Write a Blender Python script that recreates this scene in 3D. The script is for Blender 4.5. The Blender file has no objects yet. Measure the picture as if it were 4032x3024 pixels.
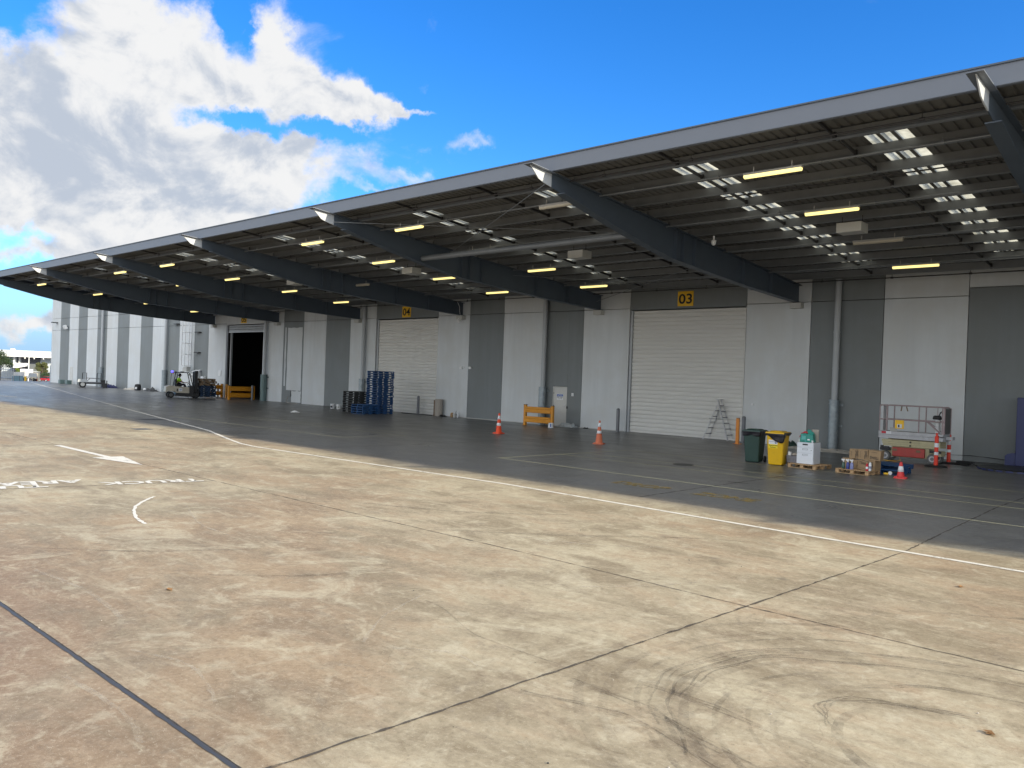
import bpy, bmesh, math, random
from mathutils import Vector, Matrix, noise as mnoise
R = math.radians
SC = bpy.context.scene
COL = SC.collection
random.seed(7)

# ------------------------------------------------------------------ camera
cam_d = bpy.data.cameras.new("camera"); cam = bpy.data.objects.new("camera", cam_d); COL.objects.link(cam)
cam_d.sensor_width = 36.0; cam_d.lens = 3230.0 / 4032.0 * 36.0; cam_d.clip_start = 0.1; cam_d.clip_end = 5000
_y, _p, _r = R(-43.07), R(-0.33), R(2.135)
_f = Vector((math.sin(_y) * math.cos(_p), math.cos(_y) * math.cos(_p), math.sin(_p)))
_rt = Vector((math.cos(_y), -math.sin(_y), 0)); _up = _rt.cross(_f)
_rr = math.cos(_r) * _rt + math.sin(_r) * _up; _uu = -math.sin(_r) * _rt + math.cos(_r) * _up
cam.matrix_world = Matrix(((_rr.x, _uu.x, -_f.x, 0), (_rr.y, _uu.y, -_f.y, 0), (_rr.z, _uu.z, -_f.z, 2.4), (0, 0, 0, 1)))
SC.camera = cam

# ------------------------------------------------------------------ light, sky, exposure
SUN = Vector((22.2, 2.5, 8.15)).normalized()
sun_d = bpy.data.lights.new("sun", 'SUN'); sun = bpy.data.objects.new("sun", sun_d); COL.objects.link(sun)
sun_d.energy = 3.25; sun_d.angle = R(0.35); sun_d.color = (1.0, 0.89, 0.70)
sun.rotation_euler = SUN.to_track_quat('Z', 'Y').to_euler(); sun.location = (30, 0, 40)
SC.view_settings.view_transform = 'Standard'; SC.view_settings.look = 'None'
SC.view_settings.exposure = 1.05; SC.view_settings.gamma = 1.0
SKY_STRENGTH = 0.09

class NT:
    """small node-tree helper"""
    def __init__(s, tree): s.t = tree; s.n = tree.nodes; s.l = tree.links
    def new(s, typ, **kw):
        n = s.n.new(typ)
        for k, v in kw.items(): setattr(n, k, v)
        return n
    def put(s, sock, v):
        if v is None: return
        if isinstance(v, bpy.types.NodeSocket): s.l.new(v, sock)
        else:
            if sock.type == 'RGBA' and len(v) == 3: v = (*v, 1)
            sock.default_value = v
    def math(s, op, a, b=None, c=None, clamp=False):
        n = s.new('ShaderNodeMath', operation=op, use_clamp=clamp)
        s.put(n.inputs[0], a); s.put(n.inputs[1], b); s.put(n.inputs[2], c); return n.outputs[0]
    def vmath(s, op, a, b=None, scale=None):
        n = s.new('ShaderNodeVectorMath', operation=op); s.put(n.inputs[0], a); s.put(n.inputs[1], b)
        if scale is not None: n.inputs[3].default_value = scale
        return n.outputs[0]
    def mix(s, f, a, b, mode='MIX'):
        n = s.new('ShaderNodeMix', data_type='RGBA', blend_type=mode); n.clamp_factor = True
        s.put(n.inputs[0], f); s.put(n.inputs[6], a); s.put(n.inputs[7], b); return n.outputs[2]
    def noise(s, vec, scale, detail=4, rough=0.5, dist=0.0):
        n = s.new('ShaderNodeTexNoise'); s.put(n.inputs['Vector'], vec); n.inputs['Scale'].default_value = scale
        n.inputs['Detail'].default_value = detail; n.inputs['Roughness'].default_value = rough; n.inputs['Distortion'].default_value = dist
        return n.outputs[0]
    def smooth(s, v, lo, hi, a=0.0, b=1.0):
        n = s.new('ShaderNodeMapRange', interpolation_type='SMOOTHSTEP'); s.put(n.inputs[0], v)
        for i, x in enumerate((lo, hi, a, b)): s.put(n.inputs[1 + i], x)
        return n.outputs[0]

def build_world():
    w = bpy.data.worlds.new("World"); SC.world = w; w.use_nodes = True
    N = NT(w.node_tree); N.n.clear()
    sky = N.new('ShaderNodeTexSky', sky_type='NISHITA'); sky.sun_disc = False
    sky.sun_elevation = math.asin(SUN.z); sky.sun_rotation = math.atan2(SUN.x, SUN.y)
    sky.air_density = 1.0; sky.dust_density = 0.4; sky.ozone_density = 2.5; sky.altitude = 20
    hs = N.new('ShaderNodeHueSaturation'); N.put(hs.inputs['Color'], sky.outputs[0])
    hs.inputs['Saturation'].default_value = 1.35; hs.inputs['Value'].default_value = 1.1
    d = N.new('ShaderNodeTexCoord').outputs['Generated']
    sx = N.new('ShaderNodeSeparateXYZ'); N.put(sx.inputs[0], d)
    az = N.math('MULTIPLY', N.math('ARCTAN2', sx.outputs[0], sx.outputs[1]), 57.2958)
    el = N.math('MULTIPLY', N.math('ARCSINE', sx.outputs[2]), 57.2958)
    skyc = N.mix(1.0, hs.outputs[0], (0.62, 0.93, 1.30), 'MULTIPLY')
    k0 = 1 / SKY_STRENGTH
    skyc = N.mix(N.smooth(el, 9.0, -1.0), skyc, tuple(k0 * x for x in (0.19, 0.31, 0.47)))
    wn = N.new('ShaderNodeTexNoise'); N.put(wn.inputs['Vector'], d); wn.inputs['Scale'].default_value = 11.0; wn.inputs['Detail'].default_value = 8; wn.inputs['Roughness'].default_value = 0.62
    wx = N.new('ShaderNodeSeparateXYZ'); N.put(wx.inputs[0], wn.outputs['Color'])
    azw = N.math('ADD', az, N.math('MULTIPLY', N.math('SUBTRACT', wx.outputs[0], 0.5), 9.0)); elw = N.math('ADD', el, N.math('MULTIPLY', N.math('SUBTRACT', wx.outputs[1], 0.5), 6.5))
    # cloud banks: azimuth, elevation, half widths (degrees), weight
    blobs = [(-74.1,15.1,5.01,4.19,1.00),(-70.7,17.6,4.40,3.87,1.00),(-67.3,16.9,5.06,3.87,1.00),(-67.4,20.5,3.79,2.26,0.90),(-70.6,12.8,7.28,3.87,1.10),(-63.2,18.8,3.75,2.90,0.90),(-60.9,18.6,4.08,2.26,1.00),(-57.0,18.0,4.07,1.55,1.00),(-53.9,17.7,3.39,0.90,0.90),(-51.0,17.7,2.37,0.39,0.80),(-59.8,21.7,1.56,1.94,0.80),(-59.8,14.2,2.66,1.94,0.95),(-63.0,13.9,2.99,2.90,0.90),(-65.2,10.7,4.27,2.58,1.05),(-58.9,12.3,3.63,1.61,1.05),(-72.5,9.5,4.25,2.26,0.90),(-68.9,8.0,3.58,1.61,0.80),(-63.4,9.7,2.95,1.29,0.90),(-73.9,7.7,1.95,0.97,0.60),(-74.0,2.2,2.91,0.77,0.95),(-72.0,2.6,1.94,0.84,0.80),(-74.3,6.3,1.95,0.71,0.70),
             (-86,17,7,5,1.0),(-95,12,9,4,1.0),(-104,22,8,5,.8),(-70,30,14,5,.9),(-60,38,10,5,.7)]
    def field(L):
        D = None
        for a, e, sa, se, wt in L:
            u = N.math('MULTIPLY', N.math('SUBTRACT', azw, a), 1 / sa); v = N.math('MULTIPLY', N.math('SUBTRACT', elw, e), 1 / se)
            q = N.math('ADD', N.math('MULTIPLY', u, u), N.math('MULTIPLY', v, v))
            g = N.math('MULTIPLY', N.math('EXPONENT', N.math('MULTIPLY', q, -0.85)), wt)
            D = g if D is None else N.math('ADD', D, g)
        return D
    gaps = [(-61.9,16.2,3.23,0.73,-1.30), (-62.3,21.4,1.21,1.69,-0.90), (-65.6,22.0,1.21,1.13,-0.60), (-74.8,19.6,2.69,1.41,-0.80), (-74.1,7.6,1.99,0.62,-0.70), (-58.8,15.6,1.75,0.51,-0.50), (-55.9,15.9,1.76,0.70,-0.40)]
    wisps = [(-55.6,22.2,1.52,0.84,0.22), (-50.6,19.8,0.84,0.68,0.50), (-53.9,14.2,2.61,1.13,0.50), (-47.3,15.5,2.34,0.79,0.62), (-51.2,13.9,2.03,0.70,0.50), (-52.5,12.5,2.02,0.51,0.80)]
    # optically thick, shaded bellies and the sunlit heads of the banks
    bellies = [(-73.3,15.8,2.63,3.10,0.90), (-71.4,12.2,5.19,2.25,1.00), (-60.8,14.8,3.20,1.07,0.80), (-65.9,10.7,4.87,1.41,0.70), (-68.3,14.3,2.33,1.69,0.60), (-61.4,17.6,3.84,0.73,0.45), (-72.2,8.3,3.41,1.13,0.60), (-57.4,14.4,2.33,0.84,0.40)]
    heads = [(-70.0,17.1,1.47,3.10,-0.60), (-66.0,15.6,1.75,1.41,-0.80), (-60.5,12.6,3.17,1.27,-0.80), (-68.1,20.6,3.01,1.41,-0.40), (-59.0,20.4,2.70,1.41,-0.40), (-62.6,9.3,2.57,0.84,-0.50), (-74.5,9.8,1.71,0.84,-0.60)]
    D = N.math('ADD', N.math('MINIMUM', field(blobs), 1.3), field(gaps + wisps))
    belly = field(bellies + heads)
    mp = N.new('ShaderNodeMapping'); N.put(mp.inputs[0], d); mp.inputs['Scale'].default_value = (1, 1, 1.35)
    p = mp.outputs[0]
    f1 = N.noise(p, 8.0, 13, 0.64, 0.35)
    off = N.vmath('ADD', p, (0.010, 0.0, 0.016))
    fa = N.noise(p, 10.0, 7, 0.6, 0.3)
    f2 = N.noise(off, 10.0, 7, 0.6, 0.3)
    f3 = N.noise(p, 4.2, 5, 0.5, 0.2)
    # bright unseen cloud cover added as fill light for the shaded walls
    ca = N.math('COSINE', N.math('MULTIPLY', N.math('ADD', az, 45), 0.0174533))
    away = N.smooth(ca, 0.62, 0.30)
    back = N.math('MULTIPLY', N.smooth(f3, 0.30, 0.52), away)
    D = N.math('ADD', D, N.math('MULTIPLY', back, 1.3))
    dens = N.math('ADD', D, N.math('MULTIPLY', N.math('SUBTRACT', f1, 0.5), 2.0))
    cov = N.smooth(dens, 0.28, 1.08)
    lit = N.math('ADD', N.math('MULTIPLY', N.math('SUBTRACT', fa, f2), 3.4), N.math('MULTIPLY', N.math('SUBTRACT', f3, 0.5), 2.2))
    thick = N.smooth(dens, 0.7, 2.0)
    b = N.math('SUBTRACT', N.math('ADD', lit, 0.84), N.math('ADD', N.math('MULTIPLY', thick, 0.22), N.math('MULTIPLY', belly, 0.50)), clamp=True)
    k = 1 / SKY_STRENGTH
    cc = N.mix(N.smooth(b, 0.0, 1.0), tuple(k * x for x in (0.255, 0.285, 0.335)), tuple(k * x for x in (0.435, 0.437, 0.44)))
    cc = N.mix(away, cc, tuple(k * x for x in (0.84, 0.86, 0.87)))  # added out-of-view clouds, brightened for more fill
    cov = N.math('MULTIPLY', cov, N.smooth(el, -0.5, 1.0))
    fin = N.mix(cov, skyc, cc)
    bg = N.new('ShaderNodeBackground'); N.put(bg.inputs[0], fin); bg.inputs[1].default_value = SKY_STRENGTH
    out = N.new('ShaderNodeOutputWorld'); N.l.new(bg.outputs[0], out.inputs[0])
build_world()

# ------------------------------------------------------------------ materials
def mat(name, col, rough=0.6, metal=0.0, var=0.12, scale=3.0, bump=0.0, bscale=40.0, emit=None, estr=0.0, spec=0.5, dirt=None, dirt_amt=0.0, dscale=2.0):
    m = bpy.data.materials.new(name); m.use_nodes = True
    N = NT(m.node_tree); b = N.n['Principled BSDF']
    tc = N.new('ShaderNodeTexCoord').outputs['Object']
    c = col
    if var > 0:
        f = N.noise(tc, scale, 6, 0.6)
        c = N.mix(f, tuple(x * (1 - var * 1.6) for x in col), tuple(min(1, x * (1 + var * 1.6)) for x in col))
    if dirt_amt > 0:
        g = N.smooth(N.noise(tc, dscale, 8, 0.65, 0.3), 0.5, 0.75)
        c = N.mix(N.math('MULTIPLY', g, dirt_amt), c, dirt)
    N.put(b.inputs['Base Color'], c)
    b.inputs['Roughness'].default_value = rough; b.inputs['Metallic'].default_value = metal
    b.inputs['Specular IOR Level'].default_value = spec
    if bump > 0:
        bp = N.new('ShaderNodeBump'); bp.inputs['Strength'].default_value = bump; bp.inputs['Distance'].default_value = 0.01
        N.put(bp.inputs['Height'], N.noise(tc, bscale, 4, 0.6)); N.l.new(bp.outputs[0], b.inputs['Normal'])
    if emit: b.inputs['Emission Color'].default_value = (*emit, 1); b.inputs['Emission Strength'].default_value = estr
    return m

def panel_mat(name, col):
    """painted precast concrete: faint roller texture, rain streaks, scuffs"""
    m = bpy.data.materials.new(name); m.use_nodes = True; N = NT(m.node_tree); b = N.n['Principled BSDF']
    pos = N.new('ShaderNodeNewGeometry').outputs['Position']
    mp = N.new('ShaderNodeMapping'); N.put(mp.inputs[0], pos); mp.inputs['Scale'].default_value = (1, 1, 0.09)
    st = N.noise(mp.outputs[0], 2.2, 7, 0.6)
    cl = N.noise(pos, 0.6, 6, 0.6)
    c = N.mix(N.smooth(st, 0.3, 0.75), tuple(x * 1.05 for x in col), tuple(x * 0.93 for x in col))
    c = N.mix(N.smooth(cl, 0.35, 0.7), c, tuple(x * 0.93 for x in (col[0] * 1.02, col[1], col[2] * 0.97)))
    mp2 = N.new('ShaderNodeMapping'); N.put(mp2.inputs[0], pos); mp2.inputs['Scale'].default_value = (1.5, 1.5, 0.6)
    sc = N.smooth(N.noise(mp2.outputs[0], 3.0, 9, 0.7, 0.4), 0.66, 0.74)
    sep = N.new('ShaderNodeSeparateXYZ'); N.put(sep.inputs[0], pos)
    low = N.smooth(sep.outputs[2], 0.05, 0.7, 1.0, 0.0)
    c = N.mix(N.math('MULTIPLY', sc, N.math('MULTIPLY_ADD', low, 0.35, 0.06)), c, (0.16, 0.15, 0.135))
    N.put(b.inputs['Base Color'], c); b.inputs['Roughness'].default_value = 0.62
    bp = N.new('ShaderNodeBump'); bp.inputs['Strength'].default_value = 0.12; bp.inputs['Distance'].default_value = 0.004
    N.put(bp.inputs['Height'], N.noise(pos, 60, 3, 0.6)); N.l.new(bp.outputs[0], b.inputs['Normal'])
    return m

def worn_mat(name, col, wear=0.5, rough=0.55, nscale=2.5, soft=0.08, amt=1.0):
    """paint or rubber on the slab with worn-through patches"""
    m = bpy.data.materials.new(name); m.use_nodes = True; N = NT(m.node_tree); b = N.n['Principled BSDF']
    pos = N.new('ShaderNodeNewGeometry').outputs['Position']
    a = N.noise(pos, nscale, 10, 0.7, 0.3); g = N.noise(pos, 45, 4, 0.6)
    f = N.smooth(N.math('ADD', a, N.math('MULTIPLY', N.math('SUBTRACT', g, 0.5), 0.35)), wear - soft, wear + soft)
    c = N.mix(N.noise(pos, 7, 6, 0.6), tuple(x * 0.82 for x in col), tuple(min(1, x * 1.08) for x in col))
    N.put(b.inputs['Base Color'], c); b.inputs['Roughness'].default_value = rough
    N.put(b.inputs['Alpha'], N.math('MULTIPLY', f, amt))
    return m

def NTcol(N, vec):
    n = N.new('ShaderNodeTexNoise'); N.put(n.inputs['Vector'], vec); n.inputs['Scale'].default_value = 2.2; n.inputs['Detail'].default_value = 5
    return n.outputs['Color']
def concrete_mat():
    m = bpy.data.materials.new("yard_concrete"); m.use_nodes = True; N = NT(m.node_tree); b = N.n['Principled BSDF']
    pos = N.new('ShaderNodeNewGeometry').outputs['Position']
    sep = N.new('ShaderNodeSeparateXYZ'); N.put(sep.inputs[0], pos)
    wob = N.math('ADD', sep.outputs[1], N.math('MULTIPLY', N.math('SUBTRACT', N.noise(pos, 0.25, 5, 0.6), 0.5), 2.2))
    apron = N.smooth(wob, 13.6, 15.3)  # starts at the canopy shadow edge: smoother slab, plus shade painted in
    # blotches stretched along the driving lanes
    mp = N.new('ShaderNodeMapping'); N.put(mp.inputs[0], pos); mp.inputs['Scale'].default_value = (0.55, 1.0, 1.0); mp.inputs['Rotation'].default_value = (0, 0, R(12))
    big = N.noise(mp.outputs[0], 0.28, 8, 0.62, 0.5)
    mid = N.noise(mp.outputs[0], 1.1, 9, 0.66, 0.4)
    fine = N.noise(pos, 9.0, 8, 0.7, 0.2)
    grit = N.noise(pos, 75.0, 4, 0.65)
    base = N.mix(N.smooth(mid, 0.38, 0.60), (0.240, 0.190, 0.114), (0.440, 0.382, 0.258))
    wide = N.noise(pos, 0.16, 6, 0.6, 0.6)
    br = N.smooth(N.math('ADD', N.math('MULTIPLY_ADD', wide, 0.5, N.math('MULTIPLY', big, 0.5)), N.math('MULTIPLY', N.math('SUBTRACT', mid, 0.5), 0.7)), 0.43, 0.61)
    base = N.mix(N.math('MULTIPLY', br, 0.88), base, N.mix(N.smooth(mid, 0.36, 0.62), (0.185, 0.116, 0.062), (0.300, 0.208, 0.120)))
    # rust-red dust drifting in from one side of the yard
    left = N.smooth(N.math('ADD', N.math('MULTIPLY', sep.outputs[0], -1.0), N.math('MULTIPLY', sep.outputs[1], -0.9)), 1.0, 8.0)
    near = N.smooth(sep.outputs[1], 4.2, 1.8)
    base = N.mix(N.math('MULTIPLY', N.math('MULTIPLY', left, near), N.smooth(mid, 0.25, 0.55)), base, (0.205, 0.126, 0.080))
    m3 = N.noise(pos, 2.6, 9, 0.7, 0.8); m4 = N.noise(N.vmath('ADD', pos, (41.0, 17.0, 0.0)), 0.85, 10, 0.72, 1.0)
    base = N.mix(N.math('MULTIPLY', N.smooth(m4, 0.53, 0.63), 0.55), base, (0.50, 0.445, 0.315))
    base = N.mix(N.math('MULTIPLY', N.smooth(m4, 0.46, 0.38), 0.45), base, (0.190, 0.135, 0.080))
    base = N.mix(N.math('MULTIPLY', N.smooth(m3, 0.55, 0.66), 0.45), base, (0.175, 0.138, 0.092))
    base = N.mix(N.math('MULTIPLY', N.smooth(m3, 0.45, 0.36), 0.40), base, (0.50, 0.45, 0.33))
    # sweeping scuffs: distorted thin bands in three directions
    for k, (ang, sx_, sc_, lo, hi, amt, col) in enumerate(((-18, .42, 1.5, .54, .68, .5, (.49, .435, .305)), (24, .45, 1.4, .56, .70, .5, (.165, .125, .085)), (3, .30, 1.0, .52, .66, .5, (.46, .40, .275)), (58, .5, 1.5, .57, .70, .4, (.185, .14, .095)), (-52, .5, 1.4, .58, .70, .35, (.48, .425, .30)))):
        mpk = N.new('ShaderNodeMapping'); N.put(mpk.inputs[0], pos); mpk.inputs['Scale'].default_value = (sx_, 1.5, 1.0); mpk.inputs['Rotation'].default_value = (0, 0, R(ang)); mpk.inputs['Location'].default_value = (13.0 * k, 7.0 * k, 0)
        sk = N.noise(mpk.outputs[0], sc_, 11, 0.74, 1.6)
        base = N.mix(N.math('MULTIPLY', N.smooth(sk, lo, hi), amt), base, col)
        if k == 0: s1 = sk
        if k == 1: s2 = sk
    # canopy shade painted into the grey apron tone, with rubber and pale scuff streaks
    ap_shaded = N.mix(N.smooth(mid, 0.3, 0.7), (0.078, 0.082, 0.087), (0.120, 0.126, 0.132))
    ap_shaded = N.mix(N.math('MULTIPLY', N.smooth(s2, 0.50, 0.66), 0.6), ap_shaded, (0.085, 0.085, 0.084))
    ap_shaded = N.mix(N.math('MULTIPLY', N.smooth(s1, 0.56, 0.7), 0.35), ap_shaded, (0.25, 0.248, 0.24))
    base = N.mix(apron, base, ap_shaded)
    base = N.mix(N.smooth(fine, 0.28, 0.74), N.mix(0.24, base, (0.09, 0.07, 0.05)), N.mix(0.12, base, (0.6, 0.55, 0.44)))
    base = N.mix(N.math('MULTIPLY', N.smooth(grit, 0.56, 0.72), 0.30), base, (0.11, 0.09, 0.065))
    base = N.mix(N.math('MULTIPLY', N.smooth(grit, 0.40, 0.30), 0.25), base, (0.58, 0.54, 0.44))
    g25 = N.noise(pos, 24.0, 6, 0.7, 0.3); g180 = N.noise(pos, 160.0, 3, 0.6)
    pit = N.smooth(N.math('ADD', N.math('MULTIPLY', g25, 0.6), N.math('MULTIPLY', g180, 0.4)), 0.545, 0.62)
    base = N.mix(N.math('MULTIPLY', pit, 0.5), base, (0.10, 0.078, 0.054))
    fl = N.smooth(N.math('ADD', N.math('MULTIPLY', g25, 0.55), N.math('MULTIPLY', g180, 0.45)), 0.455, 0.39)
    base = N.mix(N.math('MULTIPLY', fl, 0.42), base, (0.56, 0.51, 0.40))
    # hairline crazing
    vc = N.new('ShaderNodeTexVoronoi', feature='DISTANCE_TO_EDGE'); vc.inputs['Scale'].default_value = 1.1
    N.put(vc.inputs['Vector'], N.vmath('ADD', pos, N.vmath('SCALE', N.vmath('SUBTRACT', NTcol(N, pos), (0.5, 0.5, 0.5)), scale=0.5)))
    hair = N.math('MULTIPLY', N.smooth(vc.outputs['Distance'], 0.010, 0.002), N.smooth(N.noise(pos, 0.45, 3, 0.5), 0.52, 0.60))
    base = N.mix(N.math('MULTIPLY', hair, 0.22), base, (0.12, 0.09, 0.06))
    # little oil spots
    vo = N.new('ShaderNodeTexVoronoi'); N.put(vo.inputs['Vector'], pos); vo.inputs['Scale'].default_value = 0.75
    spot = N.math('MULTIPLY', N.smooth(N.math('ADD', vo.outputs['Distance'], N.math('MULTIPLY', fine, 0.08)), 0.13, 0.06), N.smooth(big, 0.46, 0.6))
    base = N.mix(N.math('MULTIPLY', spot, 0.45), base, (0.10, 0.085, 0.07))
    # beyond the gate: bitumen road
    far = N.smooth(sep.outputs[0], -112, -108, 1.0, 0.0)
    base = N.mix(far, base, (0.075, 0.075, 0.078))
    N.put(b.inputs['Base Color'], base)
    ro = N.math('ADD', N.math('MULTIPLY', N.smooth(mid, 0.3, 0.7), 0.16), N.mix(apron, (0.72, 0.72, 0.72), (0.27, 0.27, 0.27)))
    N.put(b.inputs['Roughness'], ro)
    bp = N.new('ShaderNodeBump'); bp.inputs['Strength'].default_value = 0.35; bp.inputs['Distance'].default_value = 0.006
    h = N.math('ADD', N.math('MULTIPLY', grit, 0.6), fine); N.put(bp.inputs['Height'], h); N.l.new(bp.outputs[0], b.inputs['Normal'])
    return m

M = {}
M['ground'] = concrete_mat()
M['panel_light'] = panel_mat('panel_light_grey', (0.64, 0.67, 0.68))
M['panel_dark'] = panel_mat('panel_dark_grey', (0.205, 0.226, 0.230))
M['gap'] = mat('joint_backing_grey', (0.10, 0.10, 0.10), 0.9, var=0.0)  # even dark grey of the backing behind the panel joints
M['curtain'] = mat('cream_roller_slats', (0.70, 0.69, 0.65), 0.5, var=0.0)
M['curtain_grey'] = mat('galvanised_roller_slats', (0.36, 0.37, 0.37), 0.4, 0.5)
M['steel'] = mat('blue_grey_beam_paint', (0.070, 0.093, 0.124), 0.5, var=0.1, scale=1.5)
M['plate'] = mat('sunlit_tip_tone', (0.46, 0.49, 0.52), 0.5, var=0.06)  # sunlight on the beam tips painted in as a paler steel colour
M['fascia'] = mat('fascia_blue_grey', (0.135, 0.155, 0.190), 0.45, var=0.05, scale=0.7)
M['zinc'] = mat('galvanised_purlin', (0.195, 0.212, 0.228), 0.45, 0.3, var=0.15, scale=2.0)
M['sheet'] = mat('roof_sheet_underside', (0.140, 0.142, 0.138), 0.6, 0.0, var=0.12, scale=1.0)
M['darkmetal'] = mat('dark_fittings', (0.03, 0.03, 0.032), 0.5, var=0.05)
M['pipe'] = mat('painted_downpipe', (0.42, 0.445, 0.46), 0.4, var=0.05)
M['galv'] = mat('galvanised_sleeve', (0.27, 0.31, 0.33), 0.38, 0.45, var=0.25, scale=7.0, dirt=(0.55, 0.58, 0.58), dirt_amt=0.5, dscale=5)
M['galvgreen'] = mat('green_grey_sleeve', (0.13, 0.19, 0.185), 0.45, 0.2, var=0.2, scale=5)
M['white'] = mat('white_paint', (0.78, 0.79, 0.79), 0.4, var=0.03)
M['offwhite'] = mat('off_white_door', (0.60, 0.60, 0.565), 0.45, var=0.05, dirt=(0.3, 0.28, 0.25), dirt_amt=0.25)
M['black'] = mat('black_rubber', (0.014, 0.014, 0.015), 0.6, var=0.1)
M['matteblack'] = mat('black_paint', (0.022, 0.022, 0.024), 0.45, var=0.1)
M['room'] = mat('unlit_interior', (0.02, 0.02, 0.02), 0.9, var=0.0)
M['signyellow'] = mat('sign_yellow', (0.95, 0.56, 0.02), 0.45, var=0.03)
M['ink'] = mat('black_ink', (0.012, 0.012, 0.012), 0.6, var=0.0)
M['inkblue'] = mat('blue_ink', (0.02, 0.10, 0.42), 0.5, var=0.0)
M['inkpurple'] = mat('navy_ink', (0.03, 0.03, 0.20), 0.5, var=0.0)
M['inkgrey'] = mat('grey_ink', (0.22, 0.24, 0.33), 0.5, var=0.0)
M['inkwhite'] = mat('white_ink', (0.85, 0.86, 0.87), 0.5, var=0.0)
M['barrier'] = mat('safety_yellow_rail', (0.70, 0.29, 0.012), 0.4, var=0.06, dirt=(0.25, 0.12, 0.02), dirt_amt=0.3, dscale=6)
M['cone'] = mat('cone_orange', (0.85, 0.085, 0.025), 0.5, var=0.05, dirt=(0.35, 0.06, 0.03), dirt_amt=0.35, dscale=9)
M['conefaded'] = mat('cone_faded_orange', (0.62, 0.17, 0.085), 0.6, var=0.08, dirt=(0.3, 0.1, 0.06), dirt_amt=0.4, dscale=9)
M['conered'] = mat('cone_red', (0.66, 0.05, 0.05), 0.5, var=0.05, dirt=(0.4, 0.15, 0.12), dirt_amt=0.3, dscale=9)
M['refl'] = mat('reflective_white_band', (0.80, 0.81, 0.83), 0.35, var=0.04, dirt=(0.4, 0.4, 0.4), dirt_amt=0.3, dscale=12)
M['bingreen'] = mat('bin_dark_green', (0.022, 0.055, 0.045), 0.42, var=0.08)
M['binyellow'] = mat('bin_yellow', (0.72, 0.43, 0.006), 0.38, var=0.05, dirt=(0.4, 0.24, 0.02), dirt_amt=0.25, dscale=5)
M['liner'] = mat('black_bin_liner', (0.012, 0.011, 0.016), 0.28, var=0.2, scale=10, bump=0.6, bscale=18)
M['timber'] = mat('fresh_pallet_timber', (0.44, 0.285, 0.15), 0.75, var=0.2, scale=9, dirt=(0.2, 0.12, 0.06), dirt_amt=0.4, dscale=8)
M['oldtimber'] = mat('weathered_pallet_timber', (0.20, 0.14, 0.085), 0.8, var=0.25, scale=8)
M['blackpallet'] = mat('dark_pallet', (0.045, 0.047, 0.047), 0.7, var=0.25, scale=8)
M['bluepallet'] = mat('blue_pallet_paint', (0.008, 0.058, 0.175), 0.62, var=0.22, scale=6, dirt=(0.10, 0.12, 0.15), dirt_amt=0.45, dscale=7)
M['bluepallet2'] = mat('bright_blue_pallet_paint', (0.008, 0.064, 0.185), 0.6, var=0.22, scale=6, dirt=(0.12, 0.14, 0.17), dirt_amt=0.4, dscale=7)
M['dirtyblue'] = mat('dirty_blue_pallet_paint', (0.008, 0.030, 0.075), 0.7, var=0.25, scale=6, dirt=(0.05, 0.06, 0.07), dirt_amt=0.5, dscale=7)
M['paper'] = mat('white_paper', (0.74, 0.75, 0.76), 0.7, var=0.03)
M['cabinet'] = mat('white_cabinet_steel', (0.70, 0.735, 0.78), 0.38, var=0.03)
M['greybox'] = mat('grey_plastic_crate', (0.17, 0.165, 0.185), 0.5, var=0.08)
M['carton'] = mat('brown_carton', (0.33, 0.225, 0.125), 0.8, var=0.1, scale=4, dirt=(0.22, 0.14, 0.08), dirt_amt=0.4, dscale=5)
M['tealbag'] = mat('teal_plastic_box', (0.006, 0.235, 0.185), 0.35, var=0.15, scale=8)
M['tealpale'] = mat('teal_pale_print', (0.10, 0.42, 0.38), 0.4, var=0.1)
M['red'] = mat('red_plastic', (0.55, 0.015, 0.03), 0.4, var=0.05)
M['redpanel'] = mat('faded_red_panel', (0.42, 0.055, 0.045), 0.5, var=0.15, scale=5, dirt=(0.25, 0.10, 0.08), dirt_amt=0.5, dscale=4)
M['cream'] = mat('lift_cream_paint', (0.50, 0.45, 0.27), 0.5, var=0.12, scale=6, dirt=(0.3, 0.27, 0.18), dirt_amt=0.5, dscale=5)
M['liftwhite'] = mat('lift_scuffed_white', (0.50, 0.50, 0.51), 0.5, var=0.12, scale=6, dirt=(0.25, 0.25, 0.26), dirt_amt=0.55, dscale=4)
M['railpink'] = mat('faded_red_rail', (0.37, 0.285, 0.285), 0.55, var=0.2, scale=12, dirt=(0.50, 0.46, 0.46), dirt_amt=0.7, dscale=9)
M['tyregrey'] = mat('grey_solid_tyre', (0.13, 0.13, 0.125), 0.75, var=0.2, scale=12)
M['alu'] = mat('paint_spattered_aluminium', (0.60, 0.60, 0.60), 0.45, 0.1, var=0.2, scale=12, dirt=(0.25, 0.22, 0.2), dirt_amt=0.5, dscale=14)
M['bollard'] = mat('steel_bollard_grey', (0.16, 0.165, 0.175), 0.4, 0.5, var=0.2, scale=6)
M['orange'] = mat('orange_post_paint', (0.74, 0.26, 0.03), 0.45, var=0.08)
M['delin'] = mat('delineator_red_orange', (0.80, 0.05, 0.02), 0.45, var=0.05)
M['wrapblue'] = mat('machine_indigo', (0.024, 0.034, 0.125), 0.4, var=0.06)
M['fabricwhite'] = mat('canvas_drop_sheet', (0.47, 0.44, 0.385), 0.85, var=0.2, scale=6, dirt=(0.25, 0.22, 0.18), dirt_amt=0.6, dscale=5)
M['tarp'] = mat('navy_tarpaulin', (0.012, 0.014, 0.085), 0.5, var=0.2, scale=8)
M['clear'] = mat('milky_plastic_sheet', (0.45, 0.48, 0.48), 0.3, var=0.2, scale=8)
M['cardroll'] = mat('cardboard_roll', (0.40, 0.36, 0.31), 0.8, var=0.08)
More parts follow.
